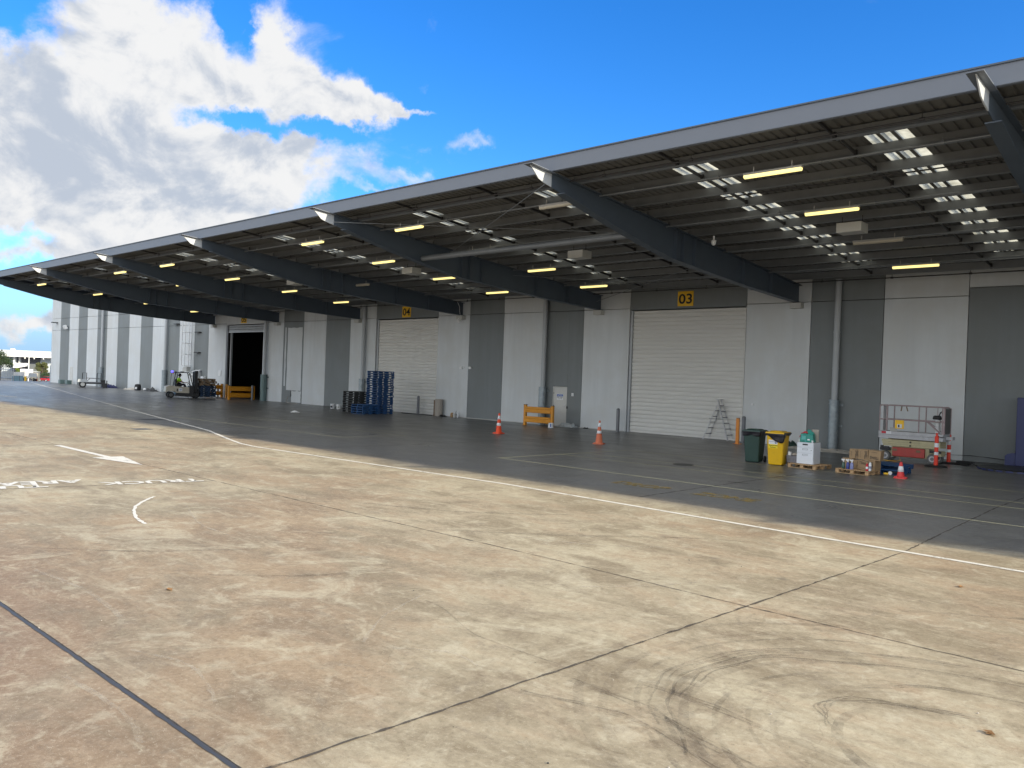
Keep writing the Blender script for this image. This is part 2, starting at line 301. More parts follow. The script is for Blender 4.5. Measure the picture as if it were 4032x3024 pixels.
M['skin'] = mat('skin', (0.36, 0.20, 0.13), 0.55, var=0.05)
M['hivis'] = mat('hi_vis_lime', (0.40, 0.72, 0.03), 0.7, var=0.08)
M['navy'] = mat('navy_workwear', (0.012, 0.013, 0.022), 0.8, var=0.1)
M['hair'] = mat('dark_hair', (0.01, 0.008, 0.007), 0.7, var=0.1)
M['truckcream'] = mat('forklift_cream', (0.52, 0.48, 0.39), 0.4, var=0.05, dirt=(0.25, 0.22, 0.17), dirt_amt=0.35, dscale=4)
M['bluelamp'] = mat('blue_warning_lamp', (0.02, 0.02, 0.5), 0.3, var=0, emit=(0.06, 0.05, 1.0), estr=3.0)
M['tube'] = mat('lit_batten_diffuser', (0.9, 0.8, 0.4), 0.4, var=0, emit=(1.0, 0.80, 0.27), estr=0.74)
M['tubeoff'] = mat('unlit_batten_diffuser', (0.50, 0.46, 0.36), 0.4, var=0.02)
M['housing'] = mat('batten_housing', (0.35, 0.34, 0.31), 0.5, var=0.05)
M['boxgrey'] = mat('pale_grey_cabinet', (0.50, 0.50, 0.47), 0.55, var=0.06)
M['bark'] = mat('bark', (0.09, 0.07, 0.05), 0.9, var=0.2, scale=8)
M['leafdark'] = mat('leaf_dark_green', (0.045, 0.075, 0.032), 0.6, var=0.35, scale=1.3)
M['leafolive'] = mat('leaf_olive', (0.105, 0.115, 0.040), 0.6, var=0.35, scale=1.3)
M['leafbright'] = mat('leaf_bright_green', (0.16, 0.22, 0.020), 0.6, var=0.25, scale=2)
M['farwhite'] = mat('white_cladding', (0.78, 0.78, 0.76), 0.5, var=0.03)
M['farblue'] = mat('pale_blue_cladding', (0.42, 0.47, 0.52), 0.5, var=0.05)
M['fardark'] = mat('dark_glazing', (0.020, 0.023, 0.036), 0.2, var=0.1)
M['fargrey'] = mat('charcoal_cladding', (0.085, 0.095, 0.10), 0.6, var=0.08)
M['carred'] = mat('red_car_paint', (0.50, 0.008, 0.02), 0.25, var=0.0)
M['glass'] = mat('car_glass', (0.03, 0.035, 0.04), 0.1, var=0.0)
M['lampglass'] = mat('headlamp_glass', (0.75, 0.77, 0.8), 0.15, var=0.0)
M['tanbox'] = mat('tan_panel', (0.52, 0.47, 0.37), 0.6, var=0.05)
M['cyan'] = mat('pale_cyan_container', (0.16, 0.30, 0.37), 0.5, var=0.08)
M['concpost'] = mat('cream_concrete_post', (0.66, 0.60, 0.44), 0.7, var=0.06)
M['zincfence'] = mat('galvanised_palisade', (0.42, 0.44, 0.44), 0.45, 0.3, var=0.1)
M['leafdry'] = mat('dry_leaf', (0.27, 0.14, 0.05), 0.8, var=0.2, scale=20)
M['linewhite'] = worn_mat('white_road_paint', (0.72, 0.69, 0.615), 0.35, nscale=3.0, soft=0.13, amt=1.0)
M['linewhite2'] = worn_mat('white_road_paint_faded', (0.62, 0.60, 0.54), 0.45, nscale=3.0, soft=0.14)
M['lineyellow'] = worn_mat('yellow_floor_paint', (0.60, 0.57, 0.38), 0.32, nscale=2.5, soft=0.16, amt=0.8)
M['dropyellow'] = worn_mat('amber_floor_lettering', (0.36, 0.25, 0.06), 0.46, nscale=3.5, soft=0.2, amt=0.8)
M['crack'] = worn_mat('joint_dark', (0.075, 0.062, 0.05), 0.40, rough=0.9, nscale=6, soft=0.16, amt=0.85)
M['sealant'] = worn_mat('bitumen_sealant', (0.055, 0.058, 0.064), 0.2, rough=0.5, nscale=4)
M['skid'] = worn_mat('tyre_rubber_mark', (0.085, 0.07, 0.055), 0.60, rough=0.7, nscale=2.2, soft=0.30, amt=0.38)
M['skid2'] = worn_mat('tyre_rubber_mark_dense', (0.075, 0.062, 0.05), 0.52, rough=0.7, nscale=2.6, soft=0.30, amt=0.38)
M['skidfaint'] = worn_mat('tyre_rubber_haze', (0.13, 0.10, 0.075), 0.55, rough=0.7, nscale=1.6, soft=0.35, amt=0.2)
M['scuff'] = worn_mat('pale_scrape', (0.62, 0.57, 0.46), 0.52, rough=0.8, nscale=4, soft=0.25, amt=0.32)

def skylight_mat():
    m = bpy.data.materials.new('translucent_rooflight'); m.use_nodes = True; N = NT(m.node_tree); N.n.clear()
    pos = N.new('ShaderNodeNewGeometry').outputs['Position']
    c = N.mix(N.smooth(N.noise(pos, 2.0, 6, 0.6), 0.3, 0.7), (0.31, 0.30, 0.235), (0.56, 0.55, 0.46))
    t = N.new('ShaderNodeBsdfTranslucent'); N.put(t.inputs[0], c)
    d = N.new('ShaderNodeBsdfDiffuse'); N.put(d.inputs[0], c)
    mx = N.new('ShaderNodeMixShader'); mx.inputs[0].default_value = 0.2
    N.l.new(t.outputs[0], mx.inputs[1]); N.l.new(d.outputs[0], mx.inputs[2])
    o = N.new('ShaderNodeOutputMaterial'); N.l.new(mx.outputs[0], o.inputs[0]); return m
M['skylight'] = skylight_mat()

# ------------------------------------------------------------------ mesh helpers
class MB:
    def __init__(s): s.bm = bmesh.new()
    def _tf(s, vs, loc, rot):
        if rot: 
            mt = rot if isinstance(rot, Matrix) else Matrix.Rotation(rot, 4, 'Z')
            for v in vs: v.co = mt @ v.co
        for v in vs: v.co += Vector(loc)
    def box(s, c, d, rot=None, taper=None):
        x, y, z = (k / 2 for k in d); tx, ty = taper or (1, 1)
        P = [(-x, -y, -z), (x, -y, -z), (x, y, -z), (-x, y, -z), (-x * tx, -y * ty, z), (x * tx, -y * ty, z), (x * tx, y * ty, z), (-x * tx, y * ty, z)]
        vs = [s.bm.verts.new(p) for p in P]
        for f in ((0, 3, 2, 1), (4, 5, 6, 7), (0, 1, 5, 4), (1, 2, 6, 5), (2, 3, 7, 6), (3, 0, 4, 7)): s.bm.faces.new([vs[i] for i in f])
        s._tf(vs, c, rot); return s
    def b2(s, x0, x1, y0, y1, z0, z1): return s.box(((x0 + x1) / 2, (y0 + y1) / 2, (z0 + z1) / 2), (x1 - x0, y1 - y0, z1 - z0))
    def cyl(s, p0, p1, r0, r1=None, n=12, cap=True):
        p0, p1 = Vector(p0), Vector(p1); r1 = r0 if r1 is None else r1
        q = (p1 - p0).to_track_quat('Z', 'Y'); A, B = [], []
        for i in range(n):
            a = 2 * math.pi * i / n; o = q @ Vector((math.cos(a), math.sin(a), 0))
            A.append(s.bm.verts.new(p0 + o * r0)); B.append(s.bm.verts.new(p1 + o * r1))
        for i in range(n): s.bm.faces.new((A[i], A[(i + 1) % n], B[(i + 1) % n], B[i]))
        if cap: s.bm.faces.new(A[::-1]); s.bm.faces.new(B)
        return s
    def tube(s, pts, r, n=8):
        pts = [Vector(p) for p in pts]; rings = []
        for i, p in enumerate(pts):
            t = (pts[min(i + 1, len(pts) - 1)] - pts[max(i - 1, 0)]).normalized(); q = t.to_track_quat('Z', 'Y')
            rr = r[i] if isinstance(r, (list, tuple)) else r
            rings.append([s.bm.verts.new(p + q @ Vector((math.cos(2 * math.pi * k / n), math.sin(2 * math.pi * k / n), 0)) * rr) for k in range(n)])
        for a, b in zip(rings, rings[1:]):
            best = min(range(n), key=lambda o: (a[0].co - b[o].co).length)
            for k in range(n): s.bm.faces.new((a[k], a[(k + 1) % n], b[(k + 1 + best) % n], b[(k + best) % n]))
        s.bm.faces.new(rings[0][::-1]); s.bm.faces.new(rings[-1]); return s
    def lathe(s, prof, c=(0, 0, 0), n=20, rot=None):
        rings = []
        allv = []
        for r, z in prof:
            ring = [s.bm.verts.new((r * math.cos(2 * math.pi * k / n), r * math.sin(2 * math.pi * k / n), z)) for k in range(n)]
            rings.append(ring); allv += ring
        for a, b in zip(rings, rings[1:]):
            for k in range(n): s.bm.faces.new((a[k], a[(k + 1) % n], b[(k + 1) % n], b[k]))
        s.bm.faces.new(rings[0][::-1]); s.bm.faces.new(rings[-1])
        s._tf(allv, c, rot); return s
    def prism(s, poly, a, b, axis='X'):
        """poly: 2-D outline; extruded from a to b along axis ('X': poly=(y,z); 'Y': (x,z); 'Z': (x,y))"""
        def P(u, v, t): return {'X': (t, u, v), 'Y': (u, t, v), 'Z': (u, v, t)}[axis]
        A = [s.bm.verts.new(P(u, v, a)) for u, v in poly]; B = [s.bm.verts.new(P(u, v, b)) for u, v in poly]
        n = len(poly)
        for i in range(n): s.bm.faces.new((A[i], A[(i + 1) % n], B[(i + 1) % n], B[i]))
        s.bm.faces.new(A[::-1]); s.bm.faces.new(B); return s
    def quad(s, *pts): s.bm.faces.new([s.bm.verts.new(p) for p in pts]); return s
    def build(s, name, m, parent=None, bevel=0.0, smooth=False, loc=None):
        bmesh.ops.recalc_face_normals(s.bm, faces=s.bm.faces[:])
        me = bpy.data.meshes.new(name); s.bm.to_mesh(me); s.bm.free()
        me.materials.append(m if not isinstance(m, str) else M[m])
        o = bpy.data.objects.new(name, me); COL.objects.link(o)
        if parent: o.parent = parent
        if loc: o.location = loc
        if smooth:
            for p in me.polygons: p.use_smooth = True
        if bevel > 0:
            b = o.modifiers.new('bevel', 'BEVEL'); b.width = bevel; b.segments = 2; b.limit_method = 'ANGLE'; b.angle_limit = R(40)
        return o

def tag(o, label=None, cat=None, group=None, kind=None):
    if label: o['label'] = label
    if cat: o['category'] = cat
    if group: o['group'] = group
    if kind: o['kind'] = kind
    return o
def thing(name, label, cat, loc=(0, 0, 0), rz=0.0, group=None):
    o = bpy.data.objects.new(name, None); COL.objects.link(o); o.location = loc; o.rotation_euler = (0, 0, rz); o.empty_display_size = 0.2
    return tag(o, label, cat, group)
def struct(o): o['kind'] = 'structure'; return o
def dup(root, loc=None, rz=None, label=None, group=None):
    def cp(o, parent):
        c = o.copy(); COL.objects.link(c)
        if parent is not None: c.parent = parent
        for ch in list(o.children): cp(ch, c)
        return c
    r = cp(root, None)
    if loc is not None: r.location = loc
    if rz is not None: r.rotation_euler = (0, 0, rz)
    if label: r['label'] = label
    if group: r['group'] = group
    return r

def text(name, s, m, w, h, mtx, parent=None, bold=0.0, thick=0.0):
    """flat lettering filling a w x h box with its lower left corner at mtx"""
    cu = bpy.data.curves.new('t', 'FONT'); cu.body = s; cu.size = 1; cu.offset = bold; cu.extrude = thick; cu.resolution_u = 3
    to = bpy.data.objects.new('t', cu); COL.objects.link(to); bpy.context.view_layer.update()
    me = bpy.data.meshes.new_from_object(to.evaluated_get(bpy.context.evaluated_depsgraph_get()))
    bpy.data.objects.remove(to); bpy.data.curves.remove(cu)
    xs = [v.co.x for v in me.vertices]; ys = [v.co.y for v in me.vertices]
    x0, x1, y0, y1 = min(xs), max(xs), min(ys), max(ys)
    for v in me.vertices: v.co = mtx @ Vector(((v.co.x - x0) / (x1 - x0) * w, (v.co.y - y0) / (y1 - y0) * h, v.co.z))
    me.name = name; me.materials.clear(); me.materials.append(M[m])
    o = bpy.data.objects.new(name, me); COL.objects.link(o)
    if parent: o.parent = parent
    return o
def frame(o, x, y):
    """matrix: text x -> x, text y -> y"""
    x, y = Vector(x).normalized(), Vector(y).normalized(); z = x.cross(y)
    return Matrix(((x.x, y.x, z.x, o[0]), (x.y, y.y, z.y, o[1]), (x.z, y.z, z.z, o[2]), (0, 0, 0, 1)))
ORD = ['first', 'second', 'third', 'fourth', 'fifth', 'sixth', 'seventh', 'eighth', 'ninth', 'tenth', 'eleventh', 'twelfth', 'thirteenth', 'fourteenth', 'fifteenth', 'sixteenth', 'seventeenth', 'eighteenth', 'nineteenth', 'twentieth']

# ------------------------------------------------------------------ ground
def build_ground():
    xs = [-1500, -600, -290, -240, -200, -160, -130, -118, -112, -108, -80, -50, -20, 0, 40, 120, 600, 1500]
    ys = [-1500, -400, -100, -20, 10, 40, 100, 300, 1500]
    def z(x): return 0.0 if x >= -110 else max(-3.9, (x + 110) * 0.0217)
    bm = bmesh.new(); g = [[bm.verts.new((x, y, z(x))) for y in ys] for x in xs]
    for i in range(len(xs) - 1):
        for j in range(len(ys) - 1): bm.faces.new((g[i][j], g[i + 1][j], g[i + 1][j + 1], g[i][j + 1]))
    m = MB(); m.bm.free(); m.bm = bm
    struct(m.build('ground', M['ground']))
build_ground()

def ribbon(name, pts, width, m, z=0.004, jitter=0.0, step=0.25):
    """a painted line / joint laid on the slab"""
    P = [Vector(p[:2]) for p in pts]; Q = []
    for a, b in zip(P, P[1:]):
        n = max(1, int((b - a).length / step)); Q += [a.lerp(b, i / n) for i in range(n)]
    Q.append(P[-1]); bm = bmesh.new(); prev = None; L = len(Q)
    for i, p in enumerate(Q):
        t = (Q[min(i + 1, L - 1)] - Q[max(i - 1, 0)]).normalized(); nrm = Vector((-t.y, t.x))
        w = width(i / (L - 1)) if callable(width) else width
        j1 = random.uniform(-1, 1) * jitter; j2 = random.uniform(-1, 1) * jitter
        a = bm.verts.new((*(p + nrm * (w / 2 + j1)), z)); b = bm.verts.new((*(p - nrm * (w / 2 + j2)), z))
        if prev: bm.faces.new((prev[0], prev[1], b, a))
        prev = (a, b)
    mb = MB(); mb.bm.free(); mb.bm = bm
    return struct(mb.build(name, M[m]))
def arcpts(pts, n=8):
    """Catmull-Rom smoothing"""
    P = [Vector(p) for p in pts]; out = []
    for i in range(len(P) - 1):
        p0, p1, p2, p3 = P[max(i - 1, 0)], P[i], P[i + 1], P[min(i + 2, len(P) - 1)]
        for k in range(n):
            t = k / n
            out.append(0.5 * ((2 * p1) + (p2 - p0) * t + (2 * p0 - 5 * p1 + 4 * p2 - p3) * t * t + (3 * p1 - p0 - 3 * p2 + p3) * t ** 3))
    return out + [P[-1]]

# slab joints
ribbon('slab_joint', [(-60, 8.4), (-16.6, 8.48), (-7, 8.48), (-4.2, 8.40), (8, 8.36)], 0.020, 'crack', 0.004, 0.010, 0.12)
ribbon('slab_joint', [(-4.45, -2), (-4.37, 2.7), (-4.32, 4.2), (-4.2, 8.36), (-4.08, 13.2), (-4.2, 15.5), (-4.42, 20.5), (-4.38, 33.7)], 0.024, 'crack', 0.0045, 0.012, 0.1)
ribbon('slab_joint', [(-16.5, 8.47), (-17.3, 4.68), (-18.2, 0.0), (-19, -5)], 0.03, 'crack', 0.0042, 0.01, 0.12)
ribbon('slab_joint', [(-9.85, 14.6), (-9.9, 16.4), (-9.93, 20.4), (-9.95, 33.7)], 0.03, 'crack', 0.0042, 0.01, 0.15)
ribbon('slab_joint', [(-22, 15), (-22.1, 33.7)], 0.025, 'crack', 0.0042, 0.01, 0.2)
ribbon('slab_joint', [(-60, 27.5), (8, 27.5)], 0.02, 'crack', 0.0041, 0.008, 0.3)
ribbon('slab_seal', [(-30, 2.50), (-9.1, 2.51), (-4.5, 2.52), (6, 2.5)], 0.042, 'sealant', 0.005, 0.004, 0.08)
ribbon('slab_seal_crack', [(-30, 2.515), (-9.1, 2.525), (-4.5, 2.535), (6, 2.515)], 0.012, 'crack', 0.0065, 0.004, 0.06)
ribbon('slab_crack', arcpts([(-6.6, 5.83), (-6.2, 5.75), (-5.5, 5.44), (-5.1, 5.40), (-4.7, 5.39), (-4.36, 5.40)]), 0.02, 'skid2', 0.004, 0.006, 0.1)
rk = random.Random(21)
for i in range(9):
    r_ = 1.0 + .24 * i + rk.uniform(-.06, .06); a0 = R(rk.uniform(95, 150)); a1 = R(rk.uniform(215, 285)); cx, cy = -1.25 + rk.uniform(-.15, .15), 6.25 + rk.uniform(-.2, .2)
    ribbon('tyre_mark', [(cx + r_ * 1.05 * math.cos(a0 + (a1 - a0) * k / 24), cy + r_ * .9 * math.sin(a0 + (a1 - a0) * k / 24)) for k in range(25)], rk.uniform(.03, .09), 'skidfaint' if i % 3 else 'skid', 0.0026 + 0.00003 * i, 0.008, 0.1)
# painted lines
ribbon('white_line', [(12, 13.05), (-2.5, 13.17), (-6.4, 13.32), (-12.8, 13.64), (-23.2, 13.25), (-24.4, 13.40), (-26, 13.85), (-29.98, 15.09), (-46, 18.4), (-60.6, 21.5), (-70.8, 23.8), (-93.2, 28.6), (-104, 30.9)], 0.115, 'linewhite', 0.006, 0.004)
for y0, x0 in ((17.85, -17.1), (20.68, -17.08), (21.83, -17.05), (24.32, -17.0)):
    ribbon('yellow_line', [(x0, y0 + .1), (-3.5, y0 - 0.1), (10, y0 - 0.2)], 0.09, 'lineyellow', 0.005, 0.003)
ribbon('yellow_line', [(-17.18, 17.9), (-17.0, 24.35)], 0.09, 'lineyellow', 0.0075, 0.003)
for a, b in (((-39.2, 17.71), (-25.42, 18.03)), ((-38.4, 21.37), (-26.4, 21.97)), ((-38.5, 20.67), (-25.19, 20.93)), ((-25.42, 18.03), (-25.19, 20.93))):
    ribbon('yellow_line', [a, b], 0.07, 'lineyellow', 0.005 if a[0] < -26 else 0.0075, 0.003)
def flat(name, polys, m, z=0.0055):
    mb = MB()
    for p in polys: mb.quad(*[(x, y, z) for x, y in p])
    return struct(mb.build(name, M[m]))
flat('arrow_marking', [[(-25.75, 8.31), (-22.05, 8.31), (-22.05, 8.48), (-25.75, 8.48)], [(-22.05, 8.02), (-19.9, 8.40), (-22.05, 8.78)]], 'linewhite', 0.0075)
flat('arrow_marking', [[(-64.2, 17.0), (-62.2, 17.0), (-62.2, 17.25), (-64.2, 17.25)], [(-62.2, 16.6), (-60.2, 17.12), (-62.2, 17.65)]], 'linewhite2')
rd = Vector((-0.196, -0.98, 0)).normalized(); ru = Vector((0.98, -0.196, 0)).normalized()
def roadtext(name, s, o, w, h, m): return struct(text(name, s, m, w, h, frame((o[0], o[1], 0.0062), rd, ru), bold=0.03))
roadtext('road_lettering', 'TRUCK', (-17.00, 8.38), 1.98, 0.46, 'linewhite')
roadtext('road_lettering', 'TURNING', (-17.62, 5.56), 2.7, 0.46, 'linewhite')
roadtext('road_lettering', 'AREA', (-17.98, 6.34), 1.55, 0.5, 'linewhite')
for s, x, w in (('DROP', -11.68, 1.45), ('ZONE', -9.52, 1.5)):
    struct(text('floor_lettering', s, 'dropyellow', w, 0.56, frame((x, 16.06, 0.006), (1, 0, 0), (0, 1, 0)), bold=0.05))
ribbon('chalk_arc', arcpts([(-15.03, 6.57), (-14.59, 6.19), (-13.96, 5.78), (-13.06, 5.44), (-12.47, 5.34)]), 0.055, 'linewhite', 0.005, 0.012, 0.1)
# tyre marks and scrapes
skids = [([(-2.68, 4.76), (-3.14, 5.32), (-3.33, 5.6), (-3.46, 6.06), (-3.40, 6.6), (-3.2, 7.05), (-2.6, 7.5), (-1.6, 7.95), (0.5, 8.3)], .16, 'skid2'),
         ([(-2.2, 4.1), (-3.10, 5.01), (-3.45, 5.43), (-3.62, 5.95), (-3.60, 6.5), (-3.4, 7.06), (-2.97, 7.5), (-2.13, 8.04), (0, 8.7)], .14, 'skid'),
         ([(-4.1, 5.2), (-3.5, 5.2), (-3.1, 5.1), (-2.5, 4.9), (-1.6, 4.8)], .10, 'skid'),
         ([(-4.0, 5.5), (-3.3, 5.6), (-2.6, 5.5), (-1.9, 5.4)], .08, 'skid'),
         ([(-4.2, 4.7), (-3.6, 4.9), (-3.1, 4.9), (-2.4, 4.7)], .07, 'skid2'),
         ([(-1.7, 5.4), (-2.13, 5.75), (-2.36, 6.05), (-2.46, 6.25), (-2.4, 6.5), (-2.1, 6.7), (-1.5, 6.9)], .09, 'skid2'),
         ([(-2.45, 6.8), (-2.32, 7.0), (-2.03, 7.3), (-1.5, 7.5), (-.6, 7.6)], .08, 'skid'),
         ([(-9.6, 8.6), (-8.0, 10.0), (-6.6, 11.5), (-5.2, 12.3)], .12, 'skid'), ([(-12.5, 9.2), (-10.5, 10.2), (-9.2, 11.6)], .10, 'skid'),
         ([(-9.0, 4.6), (-8.2, 5.6), (-7.9, 6.8)], .08, 'skid'), ([(-11.6, 3.6), (-10.6, 4.6), (-9.9, 5.8)], .07, 'skid'),
         ([(-31, 24), (-24, 25.6), (-18, 26.3)], .24, 'skid'), ([(-16, 19.5), (-11, 22.4), (-8, 23.0)], .18, 'skid'),
         ([(-3.0, 9.6), (-1.9, 10.4), (-0.6, 10.8), (1, 10.9)], .1, 'skid')]
for i, (p, w, m) in enumerate(skids):
    q = arcpts(p); ribbon('tyre_mark', q, w, 'skidfaint', 0.0030 + 0.00002 * i, 0.012, 0.12)
    for j, o_ in enumerate((-.42, -.12, .2, .46)):
        t_ = [(q[min(k + 1, len(q) - 1)] - q[max(k - 1, 0)]).normalized() for k in range(len(q))]
        a_, b_ = sorted((random.randint(0, len(q) // 2), random.randint(len(q) // 2, len(q) - 1)))
        if b_ - a_ > 3: ribbon('tyre_mark', [q[k] + Vector((-t_[k].y, t_[k].x)) * (w * o_ + .02 * math.sin(k * .5 + j)) for k in range(a_, b_ + 1)], w * random.uniform(.10, .2), m, 0.0034 + 0.00006 * i + 0.00001 * j, 0.006, 0.1)
scr = [([(-8.6, 9.2), (-7.2, 9.8), (-6.2, 10.9)], .05), ([(-5.9, 7.6), (-5.4, 8.3), (-5.1, 9.0)], .04), ([(-6.8, 6.0), (-6.4, 5.1), (-5.9, 4.5)], .035),
       ([(-10.4, 3.2), (-9.0, 3.3), (-7.9, 3.2)], .05), ([(-7.0, 2.9), (-6.3, 3.1), (-5.5, 2.9)], .03), ([(-13.8, 6.6), (-12.1, 6.0), (-11, 5.9)], .04), ([(-5.6, 4.6), (-5.2, 4.9), (-4.8, 4.85)], .03), ([(-6.7, 2.3), (-5.8, 2.35), (-5.2, 2.25)], .04)]
for i, (p, w) in enumerate(scr): ribbon('surface_scrape', arcpts(p), w, 'scuff', 0.0047 + 0.0001 * i, 0.012, 0.1)
flat('tar_patch', [[(-37.4, 15.2), (-36.4, 15.4), (-36.2, 16.4), (-37.3, 16.3)]], 'sealant', 0.0035)
mh = MB(); mh.lathe([(0.32, 0.002), (0.32, 0.006), (0.0001, 0.007)], (-13.17, 21.85, 0), 28)
struct(mh.build('manhole_cover', M['matteblack']))
mh = MB(); mh.b2(-31.6, -30.9, 12.8, 13.4, 0.002, 0.006); struct(mh.build('pit_cover', M['bollard']))
flat('tar_patch', [[(-10.15, 19.0), (-9.9, 19.02), (-9.65, 19.12), (-9.66, 19.17), (-9.95, 19.09), (-10.15, 19.06)]], 'crack', 0.0062)

# ------------------------------------------------------------------ warehouse
WY = 33.8; WTOP = 13.5
wh = thing('warehouse', 'long striped grey precast warehouse with roller doors behind the canopy', 'warehouse', (-57, WY, 0))
def inv(mb, name, m, parent, **kw):
    """mesh built in world coordinates under a parent that is not at the origin"""
    o = mb.build(name, m, parent, **kw); o.matrix_parent_inverse = Matrix.Translation(parent.location).inverted() if parent.rotation_euler.z == 0 else parent.matrix_basis.inverted(); return o
X0 = -106.75
stripes = [(-106.75, -103.85, 0), (-103.85, -101.0, 1), (-101.0, -98.2, 0), (-98.2, -95.6, 1), (-95.6, -92.7, 0), (-92.7, -90.05, 1), (-90.05, -87.25, 0), (-87.25, -84.4, 1), (-84.4, -81.6, 0),
           (-81.6, -78.9, 1), (-78.9, -76.1, 0), (-76.1, -73.2, 1), (-73.2, -70.25, 0), (-70.25, -67.65, 1), (-67.65, -64.55, 0), ('d', -64.55, -58.6, 0, 6.07), (-58.6, -55.65, 0), (-55.65, -52.9, 1), (-52.9, -50.0, 0),
           (-50.0, -47.1, 1), (-47.1, -44.2, 0), ('d', -44.2, -38.0, 1, 6.07), (-38.0, -35.2, 0), (-35.2, -32.4, 1), (-32.4, -29.45, 0), (-29.45, -26.63, 1), (-26.63, -23.72, 0), ('d', -23.72, -17.45, 1, 6.05),
           (-17.45, -14.5, 0), (-14.5, -11.55, 1), (-11.55, -8.52, 0), (-8.52, -2.6, 2), (-2.6, 0.3, 0), ('d', 0.3, 6.5, 1, 6.05), (6.5, 9.4, 0), (9.4, 12.3, 1), (12.3, 15.2, 0), (15.2, 18.1, 1), (18.1, 24, 0), (24, 30, 1), (30, 36, 0), (36, 47, 1)]
G = 0.012
def panel(x0, x1, z0, z1, dark):
    o = inv(MB().b2(x0 + G, x1 - G, WY, WY + 0.16, z0, z1), 'wall_panel', M['panel_dark' if dark else 'panel_light'], wh, bevel=0.008)
    if dark: o['label'] = 'dark grey wall panel'
for s in stripes:
    if s[0] == 'd':
        _, x0, x1, dk, h = s
        panel(x0, x1, h, 7.51 if x0 < -60 else WTOP, dk)
        if x0 < -60: panel(x0, x1, 7.535, WTOP, dk)
        continue
    x0, x1, dk = s
    if dk == 2: panel(x0, x1, 0.0, 6.42, 1); panel(x0, x1, 6.445, WTOP, 0)
    elif x0 == -29.45:      # panel with the personnel door
        panel(x0, -28.56 + G, 0, 6.12, 1); panel(-27.58 - G, x1, 0, 6.12, 1); panel(-28.56 - G, -27.58 + G, 2.12, 6.12, 1); panel(x0, x1, 6.145, WTOP, 1)
    else:
        panel(x0, x1, 0.0, 6.12 if x0 > -64 else 6.14, dk)
        if x0 < -66: panel(x0, x1, 6.165, 7.51, dk); panel(x0, x1, 7.535, WTOP, dk)
        else: panel(x0, x1, 6.145, WTOP, dk)
# backing, roof, far walls, dark rooms behind the door openings
bk = MB()
for a, b in ((-106.7, -64.5), (-58.65, -44.15), (-38.05, -28.6), (-27.55, -23.67), (-17.5, 0.35), (6.45, 46.9)): bk.b2(a, b, WY + 0.16, WY + 0.2, 0, WTOP)
for a, b, h in ((-64.5, -58.65, 6.1), (-44.15, -38.05, 6.1), (-23.67, -17.5, 6.1), (-28.6, -27.55, 2.14), (0.35, 6.45, 6.1)): bk.b2(a, b, WY + 0.16, WY + 0.2, h, WTOP)
inv(bk, 'wall_backing', 'gap', wh)
inv(MB().b2(-106.6, 46.8, WY + 0.25, 90, WTOP - 0.3, WTOP - 0.1), 'roof', 'sheet', wh)
inv(MB().b2(-106.75, -106.55, WY + 0.25, 90, -3, WTOP - 0.02), 'end_wall', 'panel_light', wh)
inv(MB().b2(46.6, 46.8, WY + 0.25, 90, 0, WTOP - 0.02), 'end_wall', 'panel_light', wh)
inv(MB().b2(-106.5, 46.5, 89.8, 90, -3, WTOP - 0.31), 'rear_wall', 'panel_light', wh)
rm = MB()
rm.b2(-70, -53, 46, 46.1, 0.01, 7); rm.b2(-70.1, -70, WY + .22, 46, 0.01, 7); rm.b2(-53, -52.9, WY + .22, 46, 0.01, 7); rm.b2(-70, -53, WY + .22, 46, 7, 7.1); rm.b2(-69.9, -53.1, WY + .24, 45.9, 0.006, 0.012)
inv(rm, 'storeroom', 'room', wh)
